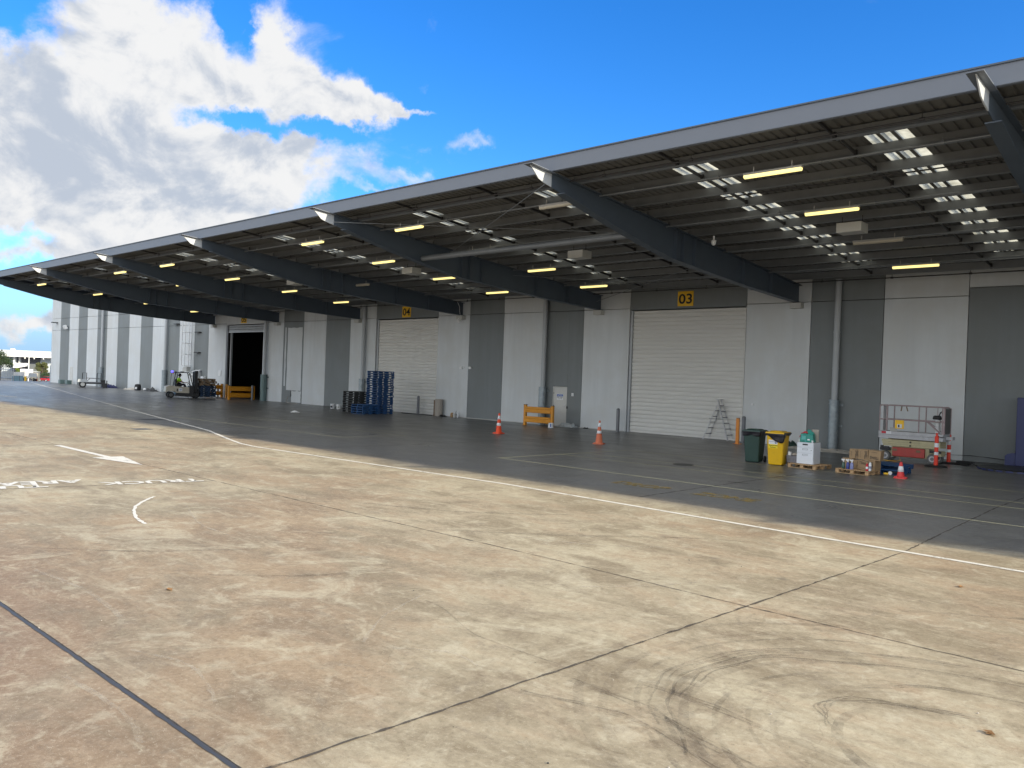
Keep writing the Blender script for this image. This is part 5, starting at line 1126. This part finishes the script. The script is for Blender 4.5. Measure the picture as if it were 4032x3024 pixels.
def skinned(name, verts, edges, radii, m, parent, root=0, sub=2):
    me = bpy.data.meshes.new(name); me.from_pydata(verts, edges, []); me.materials.append(M[m]); o = bpy.data.objects.new(name, me); COL.objects.link(o)
    if parent: o.parent = parent
    sk = o.modifiers.new('skin', 'SKIN'); sk.use_smooth_shade = True
    lay = me.skin_vertices[0].data if me.skin_vertices else None
    if lay is None: 
        bm = bmesh.new(); bm.from_mesh(me); bm.verts.layers.skin.verify(); bm.to_mesh(me); bm.free(); lay = me.skin_vertices[0].data
    for i, r in enumerate(radii): lay[i].radius = (r, r) if not isinstance(r, tuple) else r; lay[i].use_root = (i == root)
    ss = o.modifiers.new('sub', 'SUBSURF'); ss.levels = sub; ss.render_levels = sub
    return o
def driver():
    t = thing('person', 'forklift driver in a lime hi-vis shirt and dark cap, hands on the wheel', 'person', (-62.5, 28.25, 0), fa)
    V, E, Rr = [], [], []
    def add(p, r, prev=None):
        V.append(p); Rr.append(r)
        if prev is not None: E.append((prev, len(V) - 1))
        return len(V) - 1
    pel = add((.55, 0, 1.06), .14); wst = add((.55, 0, 1.22), .13, pel); che = add((.60, 0, 1.42), .15, wst); nk = add((.66, 0, 1.58), .055, che)
    h1 = add((.69, 0, 1.66), (.075, .07), nk); h2 = add((.71, 0, 1.76), (.10, .08), h1); h3 = add((.69, 0, 1.86), (.07, .065), h2)
    nose = add((.815, 0, 1.73), .014, h2)
    for s in (-1, 1):
        ear = add((.69, s * .085, 1.75), .018, h2)
        sh = add((.62, s * .20, 1.48), .068, che); el = add((.80, s * .27, 1.24), .05, sh); wr = add((1.08, s * .17, 1.16), .032, el); pa = add((1.17, s * .155, 1.18), (.02, .036), wr)
        for k in range(4):
            yy = s * .155 + (k - 1.5) * .021; ln = (.045, .052, .050, .038)[k]
            f1 = add((1.205, yy, 1.20), .0095, pa); f2 = add((1.205 + ln * .7, yy, 1.215), .0088, f1); f3 = add((1.205 + ln, yy, 1.185), .008, f2)
        th1 = add((1.155, s * .115, 1.20), .011, pa); th2 = add((1.19, s * .10, 1.215), .009, th1)
        hip = add((.62, s * .11, 1.03), .10, pel); kn = add((1.02, s * .15, 1.05), .072, hip); an = add((1.18, s * .15, .72), .045, kn); toe = add((1.33, s * .15, .66), .04, an)
    skinned('body', V, E, Rr, 'skin', t)
    S, SE, SR = [], [], []
    def a2(p, r, prev=None):
        S.append(p); SR.append(r)
        if prev is not None: SE.append((prev, len(S) - 1))
        return len(S) - 1
    w0 = a2((.55, 0, 1.08), .165); w1 = a2((.55, 0, 1.24), .158, w0); w2 = a2((.60, 0, 1.42), .175, w1); a2((.645, 0, 1.54), .075, w2)
    for s in (-1, 1): s1 = a2((.62, s * .205, 1.48), .088, w2); a2((.755, s * .255, 1.30), .074, s1)
    skinned('shirt', S, SE, SR, 'hivis', t)
    S, SE, SR = [], [], []
    p0 = a2((.55, 0, 1.04), .155)
    for s in (-1, 1): q1 = a2((.62, s * .11, 1.03), .115, p0); q2 = a2((1.02, s * .15, 1.05), .09, q1); a2((1.16, s * .15, .76), .065, q2)
    skinned('trousers', S, SE, SR, 'navy', t)
    MB().lathe([(.098, 1.77), (.10, 1.82), (.08, 1.885), (.03, 1.905)], (.69, 0, 0), 16).build('cap', M['navy'], t, smooth=True)
    MB().prism([(.76, -.07), (.86, -.05), (.88, 0), (.86, .05), (.76, .07)], 1.775, 1.788, 'Z').build('cap_brim', M['navy'], t)
    MB().lathe([(.06, 1.64), (.095, 1.69), (.10, 1.77)], (.665, 0, 0), 14).build('hair', M['hair'], t, smooth=True)
    for s in (-1, 1): MB().box((.795, s * .032, 1.755), (.01, .022, .012)).build('eye', M['ink'], t)
    MB().box((.79, 0, 1.685), (.012, .045, .009)).build('mouth', M['red'], t)
driver()
fdir = Vector((.25, .968, 0)); fo = Vector((-62.5, 28.25, 0)) + fdir * 2.72
stack('dirtyblue', 'pallet', 6, (fo.x, fo.y), fa - R(90), lambda k: 'dirty blue pallet, %s below the timber ones on the forklift' % ORD[k - 1], 'blue pallets carried by the forklift', tags=1, z0=.137)
pz = .137 + 6 * .1445
for k in range(3):
    o = stringer_pallet('oldtimber', 'pallet', 'bare timber pallet, %s from the top of the forklift load' % ORD[2 - k], 'timber pallets carried by the forklift', tags=1 if k == 1 else 0)
    o.location = (fo.x + fdir.x * (.05 if k == 1 else -.06), fo.y + fdir.y * (.05 if k == 1 else -.06), pz + k * .185); o.scale = (1, 1, 1.28); o.rotation_euler = (0, 0, fa - R(90))

# ------------------------------------------------------------------ litter and sundries along the wall
def pail(loc, lab, band):
    t = thing('paint_pail', lab, 'pail', loc, 0, 'white paint pails by the dark panel'); MB().lathe([(.13, 0), (.15, .28), (.16, .285), (.16, .31), (.14, .315)], (0, 0, 0), 18).build('tub', M['white'], t, smooth=False)
    MB().box((.06, -.125, .13), (.13, .03, .13), R(20)).build('label', M['navy' if band else 'boxgrey'], t)
pail((-46.15, 31.9, 0), 'white paint pail with a navy label standing before a dark panel', 1); pail((-45.45, 31.9, 0), 'white paint pail with grey smears next to the black pallets', 0)
def crumple(name, lab, cat, m, loc, sx, sy, sz, n=14, rz=0, seed=0, group=None):
    """a rumpled low heap: a subdivided sheet with folds"""
    bm = bmesh.new(); g = []
    for i in range(n + 1):
        row = []
        for j in range(n + 1):
            u, v = i / n * 2 - 1, j / n * 2 - 1; e = max(0, 1 - max(abs(u), abs(v)) ** 3)
            q = mnoise.noise((u * 2.2 + seed * 7.1, v * 2.2 + seed * 3.3, seed)); q2 = mnoise.noise((u * 5 + seed, v * 5, 3 + seed))
            ed = 1 + .18 * mnoise.noise((u * 3, v * 3, seed + 9))
            row.append(bm.verts.new((u * sx / 2 * ed, v * sy / 2 * ed, .008 + max(0, e * (.5 + .7 * q + .35 * q2)) * sz)))
        g.append(row)
    for i in range(n):
        for j in range(n): bm.faces.new((g[i][j], g[i + 1][j], g[i + 1][j + 1], g[i][j + 1]))
    mb = MB(); mb.bm.free(); mb.bm = bm; o = mb.build(name, M[m], loc=loc); o.rotation_euler = (0, 0, rz); s = o.modifiers.new('solid', 'SOLIDIFY'); s.thickness = .006
    return tag(o, lab, cat, group)
crumple('plastic_bag', 'crumpled white plastic bag on the open slab before door 04', 'bag', 'white', (-41.8, 26.3, 0), .42, .36, .13, seed=1)
crumple('drop_sheet', 'pale canvas drop sheet rumpled at the foot of the wall behind the yellow bin', 'drop sheet', 'fabricwhite', (-13.9, 32.8, 0), 2.0, 1.0, .12, 20, seed=2, group='canvas drop sheets')
crumple('drop_sheet', 'pale canvas drop sheet around the foot of the downpipe behind the cartons', 'drop sheet', 'fabricwhite', (-12.3, 32.6, 0), 2.6, 1.2, .12, 22, seed=3, group='canvas drop sheets')
crumple('tarpaulin', 'navy tarpaulin folded in a heap by the striped wall', 'tarpaulin', 'tarp', (-87.0, 33.1, 0), 2.1, 1.0, .5, 16, seed=4)
crumple('drop_sheet', 'grey white sheet heaped by the wall beside a black drum', 'drop sheet', 'fabricwhite', (-81.6, 33.1, 0), 2.0, .9, .3, 14, seed=5, group='canvas drop sheets')
crumple('rag_heap', 'dark rag heap by the wall between a drum and the forklift', 'rags', 'blackpallet', (-77.6, 33.3, 0), 1.6, .8, .4, 14, seed=6)
crumple('plastic_sheet', 'milky plastic sheet bunched at the wall beside the personnel door', 'plastic sheet', 'clear', (-27.2, 33.45, 0), 1.1, .5, .3, 16, seed=7)
crumple('glove', 'dark glove dropped at the wall before the bollard of door 03', 'glove', 'black', (-26.0, 33.5, 0), .3, .15, .08, 8, seed=8)
crumple('rag', 'black rag lying beside the cardboard roll near door 04', 'rag', 'black', (-36.9, 33.4, 0), .5, .25, .12, 8, seed=9)
crumple('rag', 'small black rag in front of the tan tin by the wall', 'rag', 'black', (-36.4, 33.1, 0), .45, .2, .1, 8, seed=10)
crumple('paint_bag', 'green and black bag slumped on the drop sheet at the wall', 'bag', 'bingreen', (-15.0, 33.2, 0), .8, .5, .36, 12, seed=11)
o = MB().lathe([(.1, 0), (.12, .26), (.09, .28)], (0, 0, 0), 14).build('paint_pail', M['white'], loc=(-15.0, 32.75, 0)); tag(o, 'small white pail in front of the slumped green bag', 'pail')
dr = thing('drum', 'low black drum with a white label by the striped wall', 'drum', (-80.2, 33.1, 0)); MB().lathe([(.28, 0), (.3, .3), (.26, .55), (.12, .6)], (0, 0, 0), 16).build('body', M['black'], dr); MB().box((.2, -.25, .22), (.2, .05, .2), R(30)).build('label', M['paper'], dr)
o = MB().lathe([(.05, 0), (.14, .07), (.15, .15), (.07, .26)], (0, 0, 0), 14).build('plastic_jug', M['white'], loc=(-79.1, 33.3, 0)); tag(o, 'round white jug on the ground beside the black drum', 'jug')
t = thing('paint_tin', 'tan tin with a spout standing by the wall near door 04', 'tin', (-36.15, 33.5, 0)); MB().lathe([(.1, 0), (.1, .2), (.04, .27)], (0, 0, 0), 12).build('body', M['timber'], t); MB().tube([(.05, 0, .2), (.11, 0, .27)], .015, 6).build('spout', M['timber'], t)
t = thing('paint_pail', 'grey pail with a stick handle leaning up beside the tan tin', 'pail', (-35.85, 33.45, 0)); MB().lathe([(.1, 0), (.13, .22)], (0, 0, 0), 12).build('body', M['boxgrey'], t); MB().tube([(.02, 0, .15), (.13, 0, .4)], .015, 6).build('handle', M['darkmetal'], t)
t = thing('plastic_bottle', 'tall white bottle with a narrow neck at the wall foot', 'bottle', (-35.45, 33.35, 0)); MB().lathe([(.07, 0), (.075, .18), (.03, .27), (.028, .36)], (0, 0, 0), 14).build('body', M['white'], t, smooth=True); MB().lathe([(.034, .36), (.034, .4)], (0, 0, 0), 12).build('cap', M['paper'], t)
t = thing('cardboard_roll', 'standing cardboard roll leaning at the wall beside door 04', 'roll', (-37.35, 33.5, 0)); MB().lathe([(.24, 0), (.24, 1.02), (.2, 1.025), (.2, .9)], (0, 0, 0), 24).build('roll', M['cardroll'], t, smooth=False); MB().b2(-.36, -.25, -.1, .12, 0, .95).build('flap', M['oldtimber'], t)
t = thing('paper_bag', 'white and blue paper bag set against the yellow guard rail', 'bag', (-27.0, 31.9, 0)); MB().box((0, 0, .13), (.24, .2, .26), R(15), (.9, .8)).build('body', M['white'], t, bevel=.02); MB().box((.06, -.105, .13), (.05, .01, .17), R(15)).build('print', M['inkblue'], t)
cb = MB(); cb.tube([(-54.4, 33.6, .5), (-54.2, 33.3, .05), (-53.6, 33.2, .02), (-53.0, 33.4, .02), (-52.6, 33.3, .02)], .02, 6); tag(cb.build('cable', M['cardroll']), 'pale cable trailing from the service hatch of the repainted panel', 'cable')
cb = MB(); cb.tube([(-40.5, 33.2, .02), (-39.4, 33.0, .02), (-38.4, 33.3, .02), (-37.6, 33.2, .02)], .02, 6); tag(cb.build('cable', M['black']), 'black cable along the foot of shut door 04', 'cable')
for k, (x, y) in enumerate(((-8.62, 3.97), (-2.84, 11.44), (-1.44, 6.65))):
    bm = MB(); bm.quad((-.045, -.02, .006), (.0, -.03, .02), (.05, 0, .008), (.0, .03, .022)); bm.quad((-.045, -.02, .0065), (-.06, .01, .018), (-.01, .035, .01), (0, 0, .012)); o = bm.build('dry_leaf', M['leafdry'], loc=(x, y, .0)); o.rotation_euler = (0, 0, k * 1.3)
    tag(o, ('curled brown leaf lying alone on the open tan concrete', 'pale brown leaf near the dark tyre arcs by the shade edge', 'brown leaf with a long stem near the front of the yard')[k], 'leaf', 'dry leaves')
random.seed(3)
for k in range(46):
    x = random.uniform(-12, 1); y = random.uniform(2.2, 13)
    if k > 30: x = random.uniform(-40, -4); y = random.uniform(15, 30)
    s = random.uniform(.004, .010)
    m_ = MB(); m_.lathe([(s * .6, 0), (s, s * .5), (s * .4, s)], (0, 0, 0), 5); o = m_.build('pebble', M['cardroll'] if k % 3 else M['darkmetal'], loc=(x, y, 0)); o.rotation_euler = (0, 0, k)
    tag(o, 'tiny %s stone chip loose on the concrete' % ('pale' if k % 3 else 'dark'), 'stone', 'loose stone chips, %s' % ('pale' if k % 3 else 'dark'))

# ------------------------------------------------------------------ cage trailer by the striped wall
tl = thing('cage_trailer', 'small galvanised box trailer with two upright loops by the striped wall', 'trailer', (-86.5, 30.0, 0), R(71))
MB().b2(-.05, 2.3, -.1, 1.35, .38, .5).build('deck', M['matteblack'], tl)
g = MB()
for y in (-.1, 1.35): g.b2(0, 2.3, y - .02, y + .02, .5, .56); g.b2(.6, 2.2, y - .015, y + .015, .92, .96); g.tube([(.6, y, .55), (.95, y, .93), (1.6, y, .93), (2.2, y, .55)], .02, 6)
g.build('side_frame', M['bollard'], tl)
for x in (.25, 1.55): MB().tube([(x, .6, .5), (x + .02, .6, 1.46), (x + .38, .6, 1.46), (x + .38, .6, .5)], .04, 6).build('upright_loop', M['matteblack'], tl)
for y in (-.3, 1.55):
    MB().prism([(-.15, .55), (-.1, .82), (.6, .84), (.72, .55)], y - .16, y + .16, 'Y').build('mudguard', M['pipe'], tl)
    wl = MB().lathe([(.2, -.1), (.31, -.1), (.33, -.06), (.33, .06), (.31, .1), (.2, .1)], (.3, y, .33), 20, Matrix.Rotation(R(90), 4, 'X')).build('wheel', M['black'], tl); MB().lathe([(.19, -.11), (.19, .11)], (.3, y, .33), 14, Matrix.Rotation(R(90), 4, 'X')).build('rim', M['boxgrey'], wl)
g = MB(); g.tube([(2.25, .6, .42), (2.5, .6, .42), (2.62, .6, .4)], .04, 6); g.cyl((2.45, .5, .0), (2.45, .5, .75), .05, n=8); g.cyl((2.2, -.25, .26), (2.2, -.12, .26), .26, n=16); g.b2(1.9, 2.3, -.12, .3, .5, .8); g.build('drawbar', M['matteblack'], tl)
for x, lab in ((-101.2, 'pale green crate left of the side door'), (-99.0, 'pale green crate right of the side door')):
    o = MB().b2(-.3, .3, -.25, .25, 0, .45).build('crate', M['galvgreen'], loc=(x, 33.2, 0), bevel=.03); tag(o, lab + ' on the striped wall', 'crate', 'crates by the side door')

# ------------------------------------------------------------------ beyond the gate
def gz(x): return 0.0 if x >= -110 else max(-3.9, (x + 110) * 0.0217)
pf = thing('palisade_fence', 'galvanised palisade fence of tall pales at the yard edge', 'fence', (-113.5, 30, gz(-113.5)))
A, B = Vector((-113.2, 29.0)), Vector((-121.4, 34.0)); n = 15; g = MB()
for i in range(n):
    q = A.lerp(B, i / (n - 1)); h = 2.1 - .45 * i / (n - 1); z = gz(q.x); g.box((q.x + 113.5, q.y - 30, z - gz(-113.5) + h / 2), (.10, .03, h), None, (1, 1)); 
g.build('pales', M['zincfence'], pf)
for zf in (.35, 1.45):
    g = MB(); g.tube([(A.x + 113.5, A.y - 30 + .04, zf), (B.x + 113.5, B.y - 30 + .04, zf + gz(B.x) - gz(-113.5))], .03, 6); g.build('rail', M['zincfence'], pf)
pf2 = thing('palisade_fence', 'dark palisade fence with sign boards behind the tall pales', 'fence', (-123, 35, gz(-123)))
A, B = Vector((-121.6, 34.0)), Vector((-125.4, 36.7)); g = MB()
for i in range(13): q = A.lerp(B, i / 12); z = gz(q.x) - gz(-123); g.box((q.x + 123, q.y - 35, z + .72), (.05, .03, 1.44))
g.build('pales', M['fargrey'], pf2)
for q, w, m in (((-128.9, 36.5), .75, 'white'), ((-128.75, 37.1), .55, 'white')):
    t = thing('notice_board', 'white sign board standing behind the dark palisade fence', 'sign', (*q, gz(-128.8)), R(72), 'white boards behind the fence'); MB().b2(-w / 2, w / 2, -.03, .03, .75, 1.25).build('board', M[m], t); MB().b2(-w / 2, -w / 2 + .06, -.02, .02, 0, .75).build('leg', M['fargrey'], t); MB().b2(w / 2 - .06, w / 2, -.02, .02, 0, .75).build('leg', M['fargrey'], t)
t = thing('cyan_bin', 'pale cyan skip bin behind the dark palisade fence', 'skip bin', (-134.8, 38.3, gz(-134.8)), R(72)); MB().box((0, 0, .38), (1.3, .9, .76), None, (1.08, 1.08)).build('body', M['cyan'], t); MB().b2(-.72, .72, -.5, .5, .76, .82).build('rim', M['white'], t)
t = thing('box_truck', 'white box truck parked beyond the gate', 'truck', (-144.2, 42.2, gz(-144)), R(60)); MB().b2(-.7, .7, -.9, .9, .45, 1.9).build('cargo_box', M['white'], t, bevel=.03); MB().b2(.72, 1.6, -.8, .8, .35, 1.35).build('cab', M['tanbox'], t, bevel=.08)
for x in (-.4, 1.2):
    for y in (-.75, .75): MB().lathe([(.25, -.1), (.25, .1)], (x, y, .25), 14, Matrix.Rotation(R(90), 4, 'X')).build('wheel', M['black'], t)
t = thing('sign_hoarding', 'grey hoarding panel on legs beside the white truck', 'sign', (-139.0, 41.5, gz(-139)), R(72)); MB().b2(-.55, .55, -.04, .04, .65, 1.25).build('board', M['pipe'], t); MB().b2(-.5, -.44, -.02, .02, 0, .65).build('leg', M['concpost'], t); MB().b2(.0, .06, -.02, .02, 0, .65).build('leg', M['concpost'], t)
o = MB().lathe([(.04, 0), (.1, .16), (.3, .38), (.28, .46), (.05, .5)], (0, 0, 0), 12).build('planter', M['conefaded'], loc=(-143.2, 43.4, gz(-143.2) - .0)); tag(o, 'terracotta coloured tub beside the white truck', 'tub')
t = thing('gate_post', 'yellow painted gate post at the road edge', 'post', (-120.0, 35.0, gz(-120))); MB().b2(-.1, .1, -.1, .1, 0, .58).build('post', M['signyellow'], t); MB().b2(-.12, .12, -.12, .12, .58, .62).build('cap', M['signyellow'], t)
t = thing('gate_post', 'tall cream concrete gate post near the building corner', 'post', (-112.9, 34.42, gz(-112.9))); MB().b2(-.09, .09, -.09, .09, -.05, 1.2).build('post', M['concpost'], t); MB().box((0, 0, 1.23), (.22, .22, .06), None, (.6, .6)).build('cap', M['concpost'], t)
t = thing('street_lamp', 'slim white lamp pole beyond the fence with two small heads', 'street lamp', (-158.3, 46.62, gz(-158.3))); MB().cyl((0, 0, 0), (0, 0, 4.6), .085, .06, n=10).build('pole', M['white'], t)
for s in (-1, 1): MB().box((s * .12, s * .3, 4.62), (.3, .36, .14), R(20)).build('lamp_head', M['white'], t)
# red hatchback
car = thing('parked_car', 'red hatchback parked beyond the gate, partly behind the building corner', 'car', (-268.0, 83.6, -3.43), R(200))
g = MB(); g.prism([(-2.0, .35), (-2.05, .75), (-1.7, .92), (-.9, .95), (1.0, .95), (1.75, .80), (2.0, .62), (2.02, .3)], -.85, .85, 'Y'); g.build('body', M['carred'], car, bevel=.06)
g = MB(); g.prism([(-1.75, .96), (-1.35, 1.42), (-.1, 1.47), (.35, 1.38), (1.1, .96)], -.74, .74, 'Y'); g.build('cabin_glass', M['glass'], car, bevel=.04)
MB().prism([(-1.3, 1.43), (-.1, 1.475), (.3, 1.41), (.3, 1.45), (-.1, 1.5), (-1.3, 1.47)], -.72, .72, 'Y').build('roof', M['carred'], car)
for x in (-1.3, 1.25):
    for y in (-.82, .82):
        w = MB().lathe([(.2, -.1), (.31, -.1), (.31, .1), (.2, .1)], (x, y, .31), 18, Matrix.Rotation(R(90), 4, 'X')).build('wheel', M['black'], car); MB().lathe([(.2, -.11), (.2, .11)], (x, y, .31), 14, Matrix.Rotation(R(90), 4, 'X')).build('rim', M['white'], w)
for y in (-.6, .6): MB().box((1.93, y, .68), (.2, .32, .14)).build('headlight', M['lampglass'], car)

def tree(name, lab, cat, loc, h, rad, m, seed, n=1500, trunk_h=.3, leaf=.28, group=None, low=.18):
    rnd = random.Random(seed); t = thing(name, lab, cat, loc, 0, group); g = MB()
    g.tube([(0, 0, -.1), (.05, .03, h * trunk_h), (.1, -.03, h * .7)], [.13 * h / 5, .10 * h / 5, .04], 8)
    cl = []
    for k in range(13):
        a = rnd.uniform(0, 6.28); el = rnd.uniform(-.3, 1.0); rr = rad * rnd.uniform(.35, .8)
        c = Vector((math.cos(a) * rr * math.cos(el), math.sin(a) * rr * math.cos(el), h * .58 + math.sin(el) * h * .30)); cl.append((c, rad * rnd.uniform(.28, .5)))
        g.tube([(0.03, 0, h * trunk_h * rnd.uniform(.8, 1.4)), c * .55 + Vector((0, 0, h * .18)), c], [.05, .03, .012], 5)
    g.build('trunk', M['bark'], t)
    bm = bmesh.new()
    for i in range(n):
        c, r = cl[i % len(cl)]
        d = Vector((rnd.gauss(0, 1), rnd.gauss(0, 1), rnd.gauss(0, 1))).normalized() * r * rnd.uniform(.5, 1.05); d.z *= .75; p = c + d
        if p.z < h * low: continue
        u = Vector((rnd.gauss(0, 1), rnd.gauss(0, 1), rnd.gauss(0, 1))).normalized(); v = u.orthogonal().normalized(); s = leaf * rnd.uniform(.5, 1.1)
        bm.faces.new([bm.verts.new(p + u * s * a + v * s * b * .6) for a, b in ((-.5, 0), (0, -.5), (.5, 0), (0, .5))])
    mb = MB(); mb.bm.free(); mb.bm = bm; mb.build('crown', M[m], t)
tree('leafy_tree', 'dense dark green tree behind the tall palisade fence', 'tree', (-140.1, 37.4, gz(-140)), 4.9, 1.9, 'leafdark', 5, 4200, leaf=.2)
tree('leafy_tree', 'second dark green tree at the picture edge behind the fence', 'tree', (-141.6, 36.0, gz(-141)), 5.0, 2.0, 'leafdark', 15, 4200, leaf=.2)
tree('spreading_tree', 'olive green spreading tree beside the building corner', 'tree', (-286.6, 88.2, -3.85), 6.6, 2.3, 'leafolive', 8, 3200, leaf=.34, low=.1)
tree('hedge_shrub', 'low dark shrub under the olive tree', 'shrub', (-284, 88.9, -3.85), 3.2, 2.0, 'leafdark', 18, 1500, leaf=.3, low=.02)
tree('palm_shrub', 'bright green round shrub showing above the fence', 'shrub', (-153.95, 43.75, gz(-154)), 2.45, .58, 'leafbright', 9, 1200, leaf=.16, low=.35)
# far warehouse: wide white roof edge, dark glazing, lower awnings
fb = thing('far_warehouse', 'white roofed warehouse with dark glazing beyond the yard fence', 'building', (-323, 95, -3.9), R(72))
def fpart(n, m, *boxes):
    g = MB()
    for b in boxes: g.b2(*b)
    return g.build(n, M[m], fb)
fpart('wall', 'farblue', (-30, 40, 1.5, 1.8, 0, 9.2)); wf = bpy.data.objects
g = MB(); g.prism([(-3.5, 7.75), (-3.5, 8.45), (1.0, 9.7), (22, 10.3), (22, 9.6), (1.5, 8.9), (-2.5, 7.75)], -32, 42, 'X'); g.build('roof', M['farwhite'], fb)
g = MB(); g.b2(-5.6, -4.2, 1.5, 3.2, 9.8, 10.5); g.build('roof_vent', M['farwhite'], fb)
fpart('window', 'fardark', (-2.2, 3.6, 1.35, 1.49, 5.0, 7.6)); fpart('window', 'fardark', (-3.6, -3.0, 1.35, 1.49, 5.2, 7.6)); fpart('window', 'fardark', (-12, -6, 1.35, 1.49, 5, 7.6))
for x in (-1.0, 1.8, 4.6, 7.6): fpart('eave_bracket', 'farwhite', (x - .15, x + .15, -3.3, 1.3, 7.15, 7.74))
fpart('column', 'farwhite', (-4.6, -4.0, -.5, .1, 0, 7.7), (-3.0, -2.5, .4, .9, 4.6, 7.6))
g = MB(); g.prism([(-4.2, 4.75), (.2, 5.15), (.2, 4.7), (-3.0, 3.9), (-4.2, 3.9)], -10, -9.2, 'Y'); g.prism([(-4.3, 4.4), (.25, 5.16), (.25, 5.6), (-4.3, 5.55)], -10.2, -6, 'Y'); g.build('awning', M['farwhite'], fb)
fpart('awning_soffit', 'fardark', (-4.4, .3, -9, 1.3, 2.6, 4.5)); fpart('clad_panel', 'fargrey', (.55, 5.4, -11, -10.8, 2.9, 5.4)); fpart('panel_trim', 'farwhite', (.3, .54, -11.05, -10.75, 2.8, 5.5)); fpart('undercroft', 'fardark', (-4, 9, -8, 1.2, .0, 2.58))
